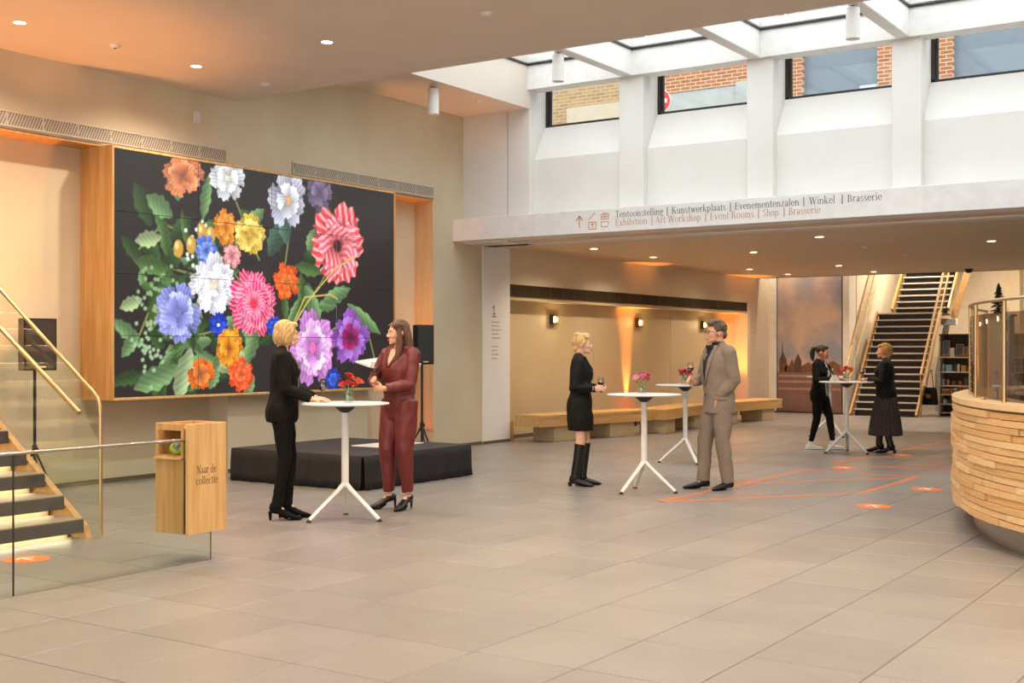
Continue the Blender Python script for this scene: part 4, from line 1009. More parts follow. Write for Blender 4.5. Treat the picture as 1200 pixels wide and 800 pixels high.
# ---------------------------------------------------------------- banner at the end of the passage
bn = thing('banner', 'tall banner of warm clouds over small rooftops at the end of the passage', 'banner', (-11.19, 28.45, 0))
def banner_mat():
    m = bpy.data.materials.new('banner_print'); m.use_nodes = True; nt = m.node_tree; b_ = nt.nodes['Principled BSDF']; b_.inputs['Roughness'].default_value = .6
    tc = nt.nodes.new('ShaderNodeTexCoord'); no = nt.nodes.new('ShaderNodeTexNoise'); no.inputs['Scale'].default_value = 1.1; no.inputs['Detail'].default_value = 6; nt.links.new(tc.outputs['Object'], no.inputs['Vector'])
    cr = nt.nodes.new('ShaderNodeValToRGB'); e = cr.color_ramp.elements; e[0].position = .36; e[0].color = (*lin('#8b8f9a'), 1); e[1].position = .6; e[1].color = (*lin('#cdb199'), 1)
    n = e.new(.5); n.color = (*lin('#b3a096'), 1)
    nt.links.new(no.outputs['Fac'], cr.inputs[0]); nt.links.new(cr.outputs[0], b_.inputs['Base Color']); return m
MB().bbox(0, 1.6, 0, .03, .98, 5.2, .003).build('sky_print', banner_mat(), bn)
MB().bbox(0, 1.6, 0, .03, .03, .98, .003).build('lower_print', mat('banner_low', '#8a6a5c', .7, col2='#7a5a4e', scale=4), bn)
for z in (.55, .72, .86): MB().box(0.02, 1.58, -.003, 0, z, z+.05).build('print_band', mat('banner_band', '#b08478', .7), bn)
rs = random.Random(8); xx = .05
M_roof = [mat('roof_%d' % k, c, .7) for k, c in enumerate(('#5a4038', '#6e4630', '#4a4048', '#7c5238'))]
while xx < 1.45:
    w_ = rs.uniform(.12, .42); h_ = rs.uniform(.14, .5)*(.6 if .5 < xx < 1.0 else 1); mm = M_roof[rs.randrange(4)]
    MB().add([(xx, -.003, .98), (xx+w_, -.003, .98), (xx+w_, -.003, .98+h_*.6), (xx+w_/2, -.003, .98+h_), (xx, -.003, .98+h_*.6), (xx, 0, .98), (xx+w_, 0, .98), (xx+w_, 0, .98+h_*.6), (xx+w_/2, 0, .98+h_), (xx, 0, .98+h_*.6)], [(4,3,2,1,0)]+[(i, (i+1)%5, 5+(i+1)%5, 5+i) for i in range(5)]).build('printed_house', mm, bn); xx += w_*rs.uniform(.6, 1.35)
MB().add([(.1, -.004, 1.2), (.16, -.004, 1.2), (.13, -.004, 1.75)], [(2,1,0)]).build('printed_spire', M_roof[2], bn)
MB().bbox(-.05, 0, -.02, .04, 0, 5.2, .004).build('edge_frame', M_dark, bn); MB().bbox(1.6, 1.66, -.02, .04, 0, 5.2, .004).build('edge_frame', M_dark, bn); MB().bbox(-.05, 1.66, -.1, .06, 0, .03, .004).build('foot_rail', M_dark, bn)

# ---------------------------------------------------------------- stairs at the far end
fs = thing('far_staircase', 'dark open stairs with pale nosings and wooden rails at the end of the passage', 'stairs', (-9.2, 28.0, 0))
M_step = mat('far_step', '#3a322b', .5); M_nose = mat('far_nosing', '#cfc8be', .4)  # nosings get a paler colour than the steps
SWD = 1.5
for k in range(24):
    z = .16*(k+1)+(.0); y = .18*k*.72 if k < 15 else .18*15*.72+.9+.18*(k-15)*.8
    x0 = 0 if k < 15 else .12; x1 = SWD if k < 15 else SWD-.05
    MB().bbox(x0+.04, x1-.04, y, y+.24, z-.05, z, .003).build('tread', M_step, fs)
    MB().bbox(x0+.04, x1-.04, y-.012, y+.035, z-.028, z+.006, .002).build('nosing', M_nose, fs)
    MB().box(x0+.04, x1-.04, y+.1, y+.11, z-.16, z-.05).build('riser', mat('far_riser', '#4c3f33', .6), fs)
MB().bbox(.02, SWD-.02, .18*15*.72-.02, .18*15*.72+.95, 2.35, 2.4, .004).build('landing', M_step, fs)
for x in (.0, SWD): MB().bar((x, -.1, .02), (x, .18*15*.72, 2.42), .045, .13).build('stringer', M_oak, fs)
for x in (.1, SWD-.03): MB().bar((x, .18*15*.72+.85, 2.5), (x, 4.1, 3.9), .045, .13).build('stringer', M_oak, fs)
sl_ = 2.42/(.18*15*.72)
for x, s_ in ((-.16, 1), (SWD+.08, 1)):
    y1 = 2.5
    MB().tube([(x, -.05, .95), (x, y1, .95+sl_*(y1+.05))], .028).build('hand_rail', M_oakh, fs, True)
    MB().tube([(x+.03, .12, .70), (x+.03, y1, .70+sl_*(y1-.12))], .018).build('lower_rail', M_oakh, fs, True)
    MB().add([(x, -.05, .05), (x, y1, .05+sl_*(y1+.05)), (x, y1, .93+sl_*(y1+.05)), (x, -.05, .93)], [(0,1,2,3)]).build('glass_pane', M_glass, fs, fix=False)
MB().tube([(SWD+.08, -.05, 0), (SWD+.08, -.05, .95)], .02).build('newel_post', M_brass, fs, True)
uf = thing('upper_flight', 'pale upper stair beam climbing to the right behind the far stairs', 'stair beam', (-7.9, 31.0, 2.0))
MB().bar((-.15, 0, -1.2), (.1, 0, .25), .14, .05, (0,1,0)).build('lower_beam', M_white, uf); MB().bbox(-.05, .32, -.1, .1, .12, .28, .005).build('landing_edge', M_white, uf); MB().bar((.22, 0, .2), (.62, 0, 1.6), .14, .12, (0,1,0)).build('beam', M_oakh, uf)
MB().bar((-.15, 0.1, -2.0), (-.15, .1, -1.2), .14, .1, (0,1,0)).build('support', M_white, uf)

# ---------------------------------------------------------------- museum shop shelf and its goods
sh = thing('shop_shelf', 'open shop shelf unit crowded with goods beside the far stairs', 'shelf', (-7.50, 29.0, 0))
M_shelf = mat('shelf_white', '#d9cdb9', .5)
SHW = 3.2
levels = (.08, .28, .50, .70, 1.02, 1.36)
for z in levels: MB().bbox(0, SHW, 0, .4, z-.03, z, .003).build('shelf_board', M_shelf, sh)
for x in (0, 1.05, 2.1, SHW-.03): MB().bbox(x, x+.03, .02, .4, 0, 1.88, .003).build('upright', M_shelf, sh)
MB().bbox(0, SHW, .38, .41, 0, 1.88, .003).build('back_panel', mat('shelf_back', '#4a3a2c', .7), sh); MB().bbox(0, SHW, 0, .4, 1.85, 1.88, .003).build('shelf_board', mat('shelf_top', '#3a2e24'), sh)
rs = random.Random(21)
cols = [('#c9bda9', 'cream'), ('#7f93a3', 'grey blue'), ('#b5652c', 'rust'), ('#3c4450', 'slate'), ('#d9d3c8', 'white'), ('#86b3c8', 'light blue'), ('#8c6a4a', 'brown'), ('#c79a4a', 'ochre'), ('#5a2a26', 'dark red')]
where = {.28: 'lowest filled', .50: 'second', .70: 'third', 1.02: 'fourth', 1.36: 'top'}
for z in levels[1:]:
    x = .06; k = 0
    while x < SHW-.2:
        w_ = rs.uniform(.06, .17); h_ = rs.uniform(.12, .17) if z < 1.3 else rs.uniform(.2, .4); c, cn = cols[rs.randrange(len(cols))]
        if 0 < 1.05-x < .22 or 0 <= x-1.05 < .04: x = 1.095; continue
        if 0 < 2.1-x < .22 or 0 <= x-2.1 < .04: x = 2.145; continue
        kind = rs.choice(('book', 'book', 'box', 'mug')) if z < 1.3 else rs.choice(('framed_print', 'book'))
        if kind == 'mug':
            t = thing('mug', '%s mug on the %s level of the shop shelf' % (cn, where[z]), 'mug', (-7.50+x+.045, 29.15, z), 0, 'goods on the shop shelf')
            MB().lathe([(0, 0), (.036, 0), (.04, .01), (.04, .1), (.036, .1), (.035, .012), (0, .012)], n=14).build('cup', mat('goods_'+c[1:], c, .4), t, True); MB().tube([(.038,0,.02), (.065,0,.03), (.065,0,.07), (.038,0,.08)], .006, n=6).build('handle', mat('goods_'+c[1:], c), t, True)
            w_ = .12
        elif kind == 'framed_print':
            t = thing('framed_print', '%s leaning print on the top level of the shop shelf' % cn, 'print', (-7.50+x, 29.05, z), 0, 'goods on the shop shelf')
            R = Matrix.Translation((0, .02, .005)) @ Matrix.Rotation(-.25, 4, 'X')
            MB().bbox(0, w_, 0, .015, .02, h_, .003, R).build('frame', M_oakh, t); MB().bbox(.012, w_-.012, -.003, .0, .035, h_-.015, .001, R).build('picture', mat('goods_'+c[1:], c, .5), t)
        else:
            t = thing(kind if kind == 'book' else 'gift_box', '%s %s on the %s level of the shop shelf' % (cn, 'book' if kind == 'book' else 'gift box', where[z]), 'book' if kind == 'book' else 'box', (-7.50+x, 29.06, z), 0, 'goods on the shop shelf')
            if kind == 'book':
                w_ = rs.uniform(.03, .13); MB().bbox(0, w_, 0, .02, 0, h_, .002).build('cover', mat('goods_'+c[1:], c, .5), t); MB().bbox(.003, w_-.003, .02, .12, .003, h_-.003, .001).build('pages', M_shelf, t)
            else: MB().bbox(0, w_, 0, .14, 0, h_*.8, .004).build('carton', mat('goods_'+c[1:], c, .5), t); MB().bbox(-.003, w_+.003, -.003, .143, h_*.62, h_*.8+.003, .003).build('lid', M_shelf, t)
        bay = 'left' if x < 1.05 else 'middle' if x < 2.1 else 'right'
        t['label'] = t['label'].replace('of the shop shelf', 'of the %s shop shelf bay' % bay); t['label'] = ('narrow ' if w_ < .07 else 'broad ' if w_ > .12 else '')+('tall ' if h_ > .155 and z < 1.3 or h_ > .31 else 'low ' if h_ < .135 or (z > 1.3 and h_ < .25) else '')+t['label']
        x += w_+rs.uniform(.01, .05); k += 1
bg = thing('tote_bag', 'dark bag with long straps hanging at the left end of the shop shelf', 'bag', (-7.65, 28.82, .25))
b = MB(); b.loft([(0, .17, .07, 0), (.05, .19, .09, 0), (.25, .17, .08, 0), (.36, .15, .05, 0), (.40, .14, .02, 0)], 18); b.build('body', mat('bag_black', '#191512', .8, bump=.3, bscale=12), bg, True)
for s_ in (-1, 1): MB().tube([(.08*s_, 0, .38), (.05*s_, .03, .62), (.01*s_, .1, .8), (0, .18, .78)], .01, n=6).build('strap', mat('bag_black', '#191512'), bg, True)
MB().ell((-.02, -.07, .2), (.07, .03, .06)).build('patch', mat('bag_tan', '#a5764a', .7), bg, True)

# ---------------------------------------------------------------- street outside the clerestory windows
struct(MB().box(-22, 8, 16.6, 27.5, 4.3, 4.5).build('ground_street', mat('street', '#a39b90', .9)), 'street level outside the clerestory windows')
def brick_mat(name, c1, c2, mort):
    m = bpy.data.materials.new(name); m.use_nodes = True; nt = m.node_tree; b_ = nt.nodes['Principled BSDF']; b_.inputs['Roughness'].default_value = .9
    tc = nt.nodes.new('ShaderNodeTexCoord'); mp = nt.nodes.new('ShaderNodeMapping'); mp.inputs['Rotation'].default_value = (PI/2, 0, 0); nt.links.new(tc.outputs['Object'], mp.inputs[0])
    br = nt.nodes.new('ShaderNodeTexBrick'); br.inputs['Scale'].default_value = 1; br.inputs['Brick Width'].default_value = .22; br.inputs['Row Height'].default_value = .07; br.inputs['Mortar Size'].default_value = .008
    br.inputs['Color1'].default_value = (*lin(c1), 1); br.inputs['Color2'].default_value = (*lin(c2), 1); br.inputs['Mortar'].default_value = (*lin(mort), 1)
    nt.links.new(mp.outputs[0], br.inputs['Vector']); nt.links.new(br.outputs[0], b_.inputs['Base Color']); return m
M_br1 = brick_mat('brick_tan', '#a08058', '#8c6e4a', '#b09a7c'); M_br2 = brick_mat('brick_red', '#a4663e', '#8f5534', '#c0ab90')
M_conc = mat('concrete_grey', '#a5a6a0', .9, col2='#9a9b95', scale=3); M_slate = mat('facade_slate', '#6f7880', .6)
h1 = thing('brick_house', 'tan brick house across the street seen through the first clerestory window', 'building', (-15.0, 22, 4.5)); MB().box(-2, 3.4, 0, .3, 0, 5).build('wall', M_br1, h1); MB().box(1.9, 3.2, -.3, 0, 0, 2.0).build('plastered_bay', mat('render_pale', '#b8a890', .9), h1)
h2 = thing('concrete_building', 'grey concrete house with red brick head seen through the second window', 'building', (-11.3, 22.2, 4.5)); MB().box(-.2, 2.6, 0, .3, 0, 2.15).build('wall', M_conc, h2); MB().box(-.2, 2.6, -.02, .3, 2.15, 6).build('brick_head', M_br2, h2); MB().box(1.75, 2.0, -.06, 0, 0, 2.2).build('pier', M_conc, h2)
h3 = thing('office_building', 'slate grey office front with brick piers seen through the right windows', 'building', (-8.6, 22.4, 4.5)); MB().box(0, 8, 0, .3, 0, 6).build('wall', M_slate, h3)
for x in (-.0, 1.75, 2.75): MB().box(x, x+.33, -.12, 0, 0, 6).build('brick_pier', M_br2, h3)
for z in (1.1, 1.35, 1.6): MB().box(0, 8, -.05, 0, z, z+.12).build('cladding_band', mat('facade_band', '#8a939a', .5), h3)
MB().box(1.45, 1.75, -.2, -.1, 0, 1.85).build('vent_duct', mat('duct', '#b8bcbc', .5), h3)
def railing(x0, x1, y, z, label):
    t = thing('street_railing', label, 'railing', (x0, y, z), 0, 'steel street railings'); L = x1-x0
    MB().tube([(0,0,.95), (L,0,.95)], .022, n=8).build('top_rail', M_steel, t, True)
    for k in range(6): MB().tube([(0,0,.12+.14*k), (L,0,.12+.14*k)], .009, n=6).build('rail', M_steel, t, True)
    for k in range(int(L/1.1)+1):
        for d in (-.05, .05): MB().tube([(k*1.1+.15+d,0,0), (k*1.1+.15+d,0,.95)], .014, n=6).build('post', M_steel, t, True)
railing(-7.6, -5.6, 18.8, 4.5, 'steel railing outside the third clerestory window'); railing(-5.3, -2.6, 18.6, 4.5, 'steel railing outside the fourth clerestory window')
ns = thing('no_entry_sign', 'round red no entry sign outside the second clerestory window', 'traffic sign', (-9.34, 18.5, 4.5))
MB().tube([(0,.02,0), (0,.02,1.35)], .025, n=8).build('pole', M_steel, ns, True)
Ms = Matrix.Translation((0, 0, 1.19)) @ Matrix.Rotation(PI/2, 4, 'X')
MB().lathe([(.2, -.004), (.2, .004), (0, .004)], n=36, M=Ms).build('rim', M_white, ns); MB().lathe([(.185, .004), (.185, .008), (0, .008)], n=36, M=Ms).build('disc', mat('sign_red', '#d8222a', .4), ns)
MB().bbox(-.13, .13, -.012, -.006, 1.155, 1.225, .001).build('bar', M_white, ns)

# unseen lamps added to brighten the stair hall
for x, y, l in ((-8.4, 30.5, 'added unseen lamp of the stair hall above the far stairs'), (-6.0, 30.5, 'added unseen lamp of the stair hall above the shop shelf'), (-10.6, 28.1, 'added unseen lamp of the stair hall above the banner'), (-6.5, 33.5, 'added unseen lamp of the stair hall near the column'), (-3.5, 31.0, 'added unseen lamp of the stair hall furthest right')):
    downlight(x, y, 5.2, 540 if y > 28.2 else 240, l, 'added lamps of the stair hall', 2.0)
# ---------------------------------------------------------------- people
def solid(mb, name, m, parent, voxel, smooth=4, dz=0.0, fold=None, s=1.0):
    """union of overlapping closed shapes -> one continuous smoothed surface"""
    me = mb.mesh(name+'_src'); ob = bpy.data.objects.new(name+'_src', me); C.objects.link(ob)
    md = ob.modifiers.new('r', 'REMESH'); md.mode = 'VOXEL'; md.voxel_size = voxel; md.adaptivity = 0
    if smooth: ms = ob.modifiers.new('s', 'SMOOTH'); ms.factor = .5; ms.iterations = smooth
    dg = bpy.context.evaluated_depsgraph_get()
    m2 = bpy.data.meshes.new_from_object(ob.evaluated_get(dg)); m2.name = name
    bpy.data.objects.remove(ob); bpy.data.meshes.remove(me)
    n = len(m2.vertices); co = np.empty(n*3, np.float32); m2.vertices.foreach_get('co', co); co = co.reshape(-1, 3)
    if fold:
        no = np.empty(n*3, np.float32); m2.vertices.foreach_get('normal', no); no = no.reshape(-1, 3)
        co = co+no*fold(co)[:, None].astype(np.float32)
    co[:, 2] += dz
    m2.vertices.foreach_set('co', co.ravel()); m2.update()
    m2.polygons.foreach_set('use_smooth', [True]*len(m2.polygons))
    m2.materials.clear(); m2.materials.append(m)
    o = bpy.data.objects.new(name, m2); C.objects.link(o); o.parent = parent
    return o
def wrinkle(amp, f=1.0, seed=0):
    r = random.Random(seed); ph = [r.uniform(0, 6) for _ in range(8)]
    def fn(c):
        x, y, z = c[:, 0]*f, c[:, 1]*f, c[:, 2]*f
        return amp*(np.sin(z*34+7*np.sin(x*11+ph[0])+5*np.sin(y*13+ph[1])+ph[2])*.5+np.sin(x*46+z*17+ph[3]+3*np.sin(z*9))*.35+np.sin(y*51-z*23+ph[4])*.35)
    return fn
def ik(a, t, l1, l2, hint):
    a, t = Vector(a), Vector(t); d = t-a; L = min(d.length, (l1+l2)*.995); d.normalize()
    t = a+d*L; x = (l1*l1-l2*l2+L*L)/(2*L); h = math.sqrt(max(l1*l1-x*x, 0)); hv = Vector(hint); hv = hv-d*hv.dot(d)
    hv = hv.normalized() if hv.length > 1e-5 else d.orthogonal()
    return a+d*x+hv*h, t
def hand(mb, wr, d, p, thumb, curl, k=1.0):
    """wr wrist, d finger direction, p palm direction, thumb +-1 along d x p; curl radians per joint"""
    wr, d, p = Vector(wr), Vector(d).normalized(), Vector(p); p = (p-d*p.dot(d)).normalized(); w_ = d.cross(p)*thumb
    rings = [(-.015, .022, .017), (.0, .024, .017), (.03, .036, .017), (.065, .041, .015), (.09, .037, .012)]
    n = 12; o = len(mb.v)
    for L, a, b_ in rings:
        for j in range(n):
            q = wr+d*L*k+w_*(a*k*math.cos(2*PI*j/n))-p*(b_*k*math.sin(2*PI*j/n)); mb.v.append(tuple(q))
    for i in range(len(rings)-1):
        for j in range(n): mb.f.append((o+i*n+j, o+i*n+(j+1)%n, o+(i+1)*n+(j+1)%n, o+(i+1)*n+j))
    mb.f.append(tuple(o+j for j in reversed(range(n)))); mb.f.append(tuple(o+(len(rings)-1)*n+j for j in range(n)))
    for i, (off, ln) in enumerate(((.030, .070), (.010, .080), (-.010, .074), (-.029, .056))):
        c = curl[i] if isinstance(curl, (list, tuple)) else curl
        q = wr+d*.080*k+w_*off*k; pts = [q]; ang = 0
        for sgl in (.45, .32, .23):
            ang += c; q = q+(d*math.cos(ang)+p*math.sin(ang)+w_*(off*.9 if c < .5 else 0))*ln*sgl*k; pts.append(q)
        mb.tube(pts, [.0098*k, .0092*k, .0086*k, .0065*k], n=8)
    q = wr+d*.022*k+w_*.024*k; dv = (d*.62+w_*.55+p*.55).normalized(); d2 = (d*.8+w_*.05+p*.6).normalized()
    mb.tube([q, q+dv*.04*k, q+dv*.04*k+d2*.03*k, q+dv*.04*k+d2*.052*k], [.014*k, .0115*k, .0105*k, .008*k], n=8)
def mixrings(rings, o, z0=-9, z1=9, top=0.0):
    return [(z, rx+o, ry+o, yo) for z, rx, ry, yo in rings if z0-1e-6 <= z <= z1+1e-6]
TW = [(.80,.168,.112,-.012),(.84,.174,.12,-.014),(.90,.178,.124,-.014),(.95,.172,.118,-.01),(1.0,.155,.106,-.004),(1.06,.136,.097,0),(1.12,.134,.097,.002),(1.18,.142,.106,.008),(1.24,.15,.116,.016),(1.29,.155,.108,.012),(1.34,.155,.092,.002),(1.385,.145,.074,-.01),(1.42,.095,.06,-.014),(1.45,.056,.054,-.01)]
TM = [(.80,.165,.115,-.012),(.86,.168,.12,-.012),(.92,.166,.12,-.008),(1.0,.158,.118,0),(1.08,.16,.118,.004),(1.16,.168,.121,.006),(1.24,.178,.124,.008),(1.31,.182,.114,.004),(1.36,.176,.096,-.004),(1.40,.15,.076,-.01),(1.435,.098,.062,-.012),(1.46,.06,.058,-.01)]
def fy(rings, x, z, o=0.0):
    zs = [r[0] for r in rings]; rx = float(np.interp(z, zs, [r[1] for r in rings]))+o; ry = float(np.interp(z, zs, [r[2] for r in rings]))+o; yo = float(np.interp(z, zs, [r[3] for r in rings]))
    return yo+ry*math.sqrt(max(0.02, 1-(x/rx)**2))
def patch(rings, rows, o, name, m, parent, dz, nx=6, thick=.004):
    """curved cloth patch lying on the torso front; rows (z, x0, x1)"""
    b = MB()
    for z, x0, x1 in rows:
        for k in range(nx+1):
            x = x0+(x1-x0)*k/nx; b.v.append((x, fy(rings, x, z, o), z+dz))
    for r in range(len(rows)-1):
        for k in range(nx): a = r*(nx+1)+k; b.f.append((a, a+1, a+nx+2, a+nx+1))
    ob = b.build(name, m, parent, True)
    md = ob.modifiers.new('t', 'SOLIDIFY'); md.thickness = thick; md.offset = 0
    return ob
SKIN = dict(light=('#e0ab8c', '#d69c7c'), fair=('#e8b99c', '#dba98a'), tan=('#c98f6c', '#bd8060'))
def person(label, loc, phi, height, heel, sp):
    """figure facing local +Y; phi: 0 faces picture right, 180 left, 90 away"""
    h = heel; s = height/1.70; male = sp.get('male', False); R_ = TM if male else TW
    root = thing('person', label, 'person', (loc[0], loc[1], 0), math.radians(phi-56.33)); root.scale = (s, s, s)
    dz = h/s
    sk = SKIN[sp.get('skin', 'light')]; skm = mat('skin_'+sp.get('skin', 'light'), sk[0], .5, col2=sk[1], scale=12)
    L = lambda p: Vector((p[0]/s, p[1]/s, p[2]/s-dz))             # metres above ground -> body frame
    lean = sp.get('lean', 0)
    shx = .195 if male else .172; shz = 1.375
    body = MB(); body.loft(R_)
    # joints
    J = {}
    for k, sd in (('R', 1), ('L', -1)):
        sh_ = Vector((sd*shx, -.01, shz)); wt, hint = sp['arm'+k]
        el, wr = ik(sh_, L(wt), .285, .25, hint); J['sh'+k], J['el'+k], J['wr'+k] = sh_, el, wr
        an = L(sp['foot'+k]); an.z = .075; hp = Vector((sd*.088, -.005, .90))
        kn, an = ik(hp, an, .421, .409, sp.get('knee', (sd*.1, 1, 0))); J['hp'+k], J['kn'+k], J['an'+k] = hp, kn, an
    ur = (.052, .046, .040) if male else (.044, .038, .034)
    for k, sd in (('R', 1), ('L', -1)):
        a, e, w_ = J['sh'+k], J['el'+k], J['wr'+k]
        body.tube([a+Vector((-sd*.03, 0, .0)), a, a.lerp(e, .5), e, e.lerp(w_, .35), w_], [ur[0]*1.05, ur[0], ur[1], ur[2]*.95, ur[2]*.98, .024], n=12); body.ell(tuple(a), (ur[0]*1.1,)*3)
        body.tube([(sd*.035, -.015, 1.445), (sd*.09, -.016, 1.405), tuple(a)], [.04, .045, ur[0]], n=10)
        hp, kn, an = J['hp'+k], J['kn'+k], J['an'+k]
        body.tube([hp+Vector((0,0,.04)), hp.lerp(kn, .3), hp.lerp(kn, .8), kn, kn.lerp(an, .3), kn.lerp(an, .7), an], [.088, .084, .060, .054, .054, .040, .034], n=14)
        yaw = sp.get('yaw'+k, 0); fd = Vector((math.sin(yaw), math.cos(yaw), 0))
        body.tube([an-fd*.03+Vector((0,0,-.03)), an+fd*.04+Vector((0,0,-.035-dz*.3)), an+fd*.11+Vector((0,0,-.05-dz)), an+fd*.16+Vector((0,0,-.055-dz))], [(.026,.03), (.03,.028), (.034,.016), (.02,.010)], n=10)
        hd, pm, cr = sp['hand'+k]; hand(body, w_, hd, pm, sp.get('th'+k, 1 if sd > 0 else -1), cr, .98 if not male else 1.06)
        J['grip'+k] = w_+Vector(hd).normalized()*.082+(Vector(pm)-Vector(hd).normalized()*Vector(pm).dot(Vector(hd).normalized())).normalized()*.03
    # head
    hp_, hr, ht = sp.get('headpos', (0, .02)), sp.get('headrz', 0), sp.get('tilt', 0)
    HC = Vector((hp_[0], hp_[1], 1.585)); HM = Matrix.Translation(HC) @ Matrix.Rotation(hr, 4, 'Z') @ Matrix.Rotation(ht, 4, 'X')
    body.tube([(0, -.012, 1.40), (0, -.008, 1.46), tuple(HC+Vector((0, -.022, -.06)))], [.06, .05, .05] if not male else [.066, .058, .056], n=14)
    jw = 1.12 if male else 1.0
    for c, r in (((0,-.015,.025), (.074,.094,.088)), ((0,.034,-.015), (.058,.058,.085)), ((0,.042,-.072), (.044*jw,.046,.036)), ((0,.078,-.096), (.019*jw,.016,.015)), ((0,.078,.020), (.044,.014,.011)),
                 ((.034,.062,-.03), (.022,.024,.022)), ((-.034,.062,-.03), (.022,.024,.022)), ((0,.091,-.066), (.021,.009,.010)), ((.074,-.008,-.012), (.009,.02,.03)), ((-.074,-.008,-.012), (.009,.02,.03)), ((.012,.099,-.036), (.009,.010,.008)), ((-.012,.099,-.036), (.009,.010,.008))):
        body.ell(c, r, HM, 16, 11)
    body.tube([HM @ Vector((0,.083,.012)), HM @ Vector((0,.1,-.016)), HM @ Vector((0,.112,-.034))], [.008, .010, .012], n=8)
    bo = solid(body, 'body', skm, root, .0058, 4, dz)
    # face
    hair_c = sp['hair_col']; hm = mat('hair_'+hair_c[0][1:], hair_c[0], .45, col2=hair_c[1], scale=9, amt=.9, stretch=(7, 7, 1.2), bump=.5, bscale=18)
    DZ = Matrix.Translation((0, 0, dz)); HD = DZ @ HM
    for e in (-1, 1):
        MB().ell((e*.029, .082, .0), (.0105, .0075, .0046), HD, 10, 6).build('eye', mat('eye_white', '#cfc4ba', .3), root, True)
        MB().ell((e*.029, .0885, .0), (.0062, .0035, .005), HD, 8, 6).build('iris', mat('iris', '#2a1d16', .2), root, True)
        MB().tube([HD @ Vector((e*.014, .093, .019)), HD @ Vector((e*.03, .091, .024)), HD @ Vector((e*.046, .079, .018))], [.003, .0036, .0022], n=6).build('eyebrow', mat('brow_'+hair_c[1][1:], hair_c[1], .7), root, True)
    MB().ell((0, .0995, -.062), (.020, .005, .0042), HD, 12, 6).build('upper_lip', mat('lips' if not male else 'lips_m', '#b4564f' if not male else '#b87a68', .4), root, True)
    MB().ell((0, .0985, -.070), (.017, .006, .005), HD, 12, 6).build('lower_lip', mat('lips' if not male else 'lips_m', '#b4564f'), root, True)
    # hair
    hb = MB()
    for c, r in sp['hair_ell']: hb.ell(c, r, HM, 16, 11)
    for pts, rd in sp.get('hair_tubes', ()): hb.tube([HM @ Vector(q) for q in pts], rd, n=10)
    solid(hb, 'hair', hm, root, .006, 3, dz, lambda c: .0028*np.sin(c[:, 0]*260+c[:, 1]*190+6*np.sin(c[:, 2]*22)))
    return root, J, R_, dz, HD, hm, s
def sleeves(b, J, o, k, cuff=1.0, ur=.048):
    a, e, w_ = J['sh'+k], J['el'+k], J['wr'+k]; sd = 1 if k == 'R' else -1
    b.ell(tuple(a), (ur+o,)*3); b.tube([a+Vector((-sd*.05, 0, .0)), a, a.lerp(e, .5), e, e.lerp(w_, .4), e.lerp(w_, .93*cuff)], [ur+o*.9, ur+o, ur-.004+o, ur-.006+o, ur-.010+o, .030+o*.75], n=14)
    b.tube([(sd*.04, -.015, 1.44), (sd*.09, -.016, 1.408), tuple(a)], [.038+o, .044+o, ur+o], n=10)
def leg_tube(b, J, k, rr, end=1.0):
    hp, kn, an = J['hp'+k], J['kn'+k], J['an'+k]
    b.tube([hp+Vector((0,0,.05)), hp.lerp(kn, .3), hp.lerp(kn, .75), kn, kn.lerp(an, .35), kn.lerp(an, .75), kn.lerp(an, end)], rr, n=16)
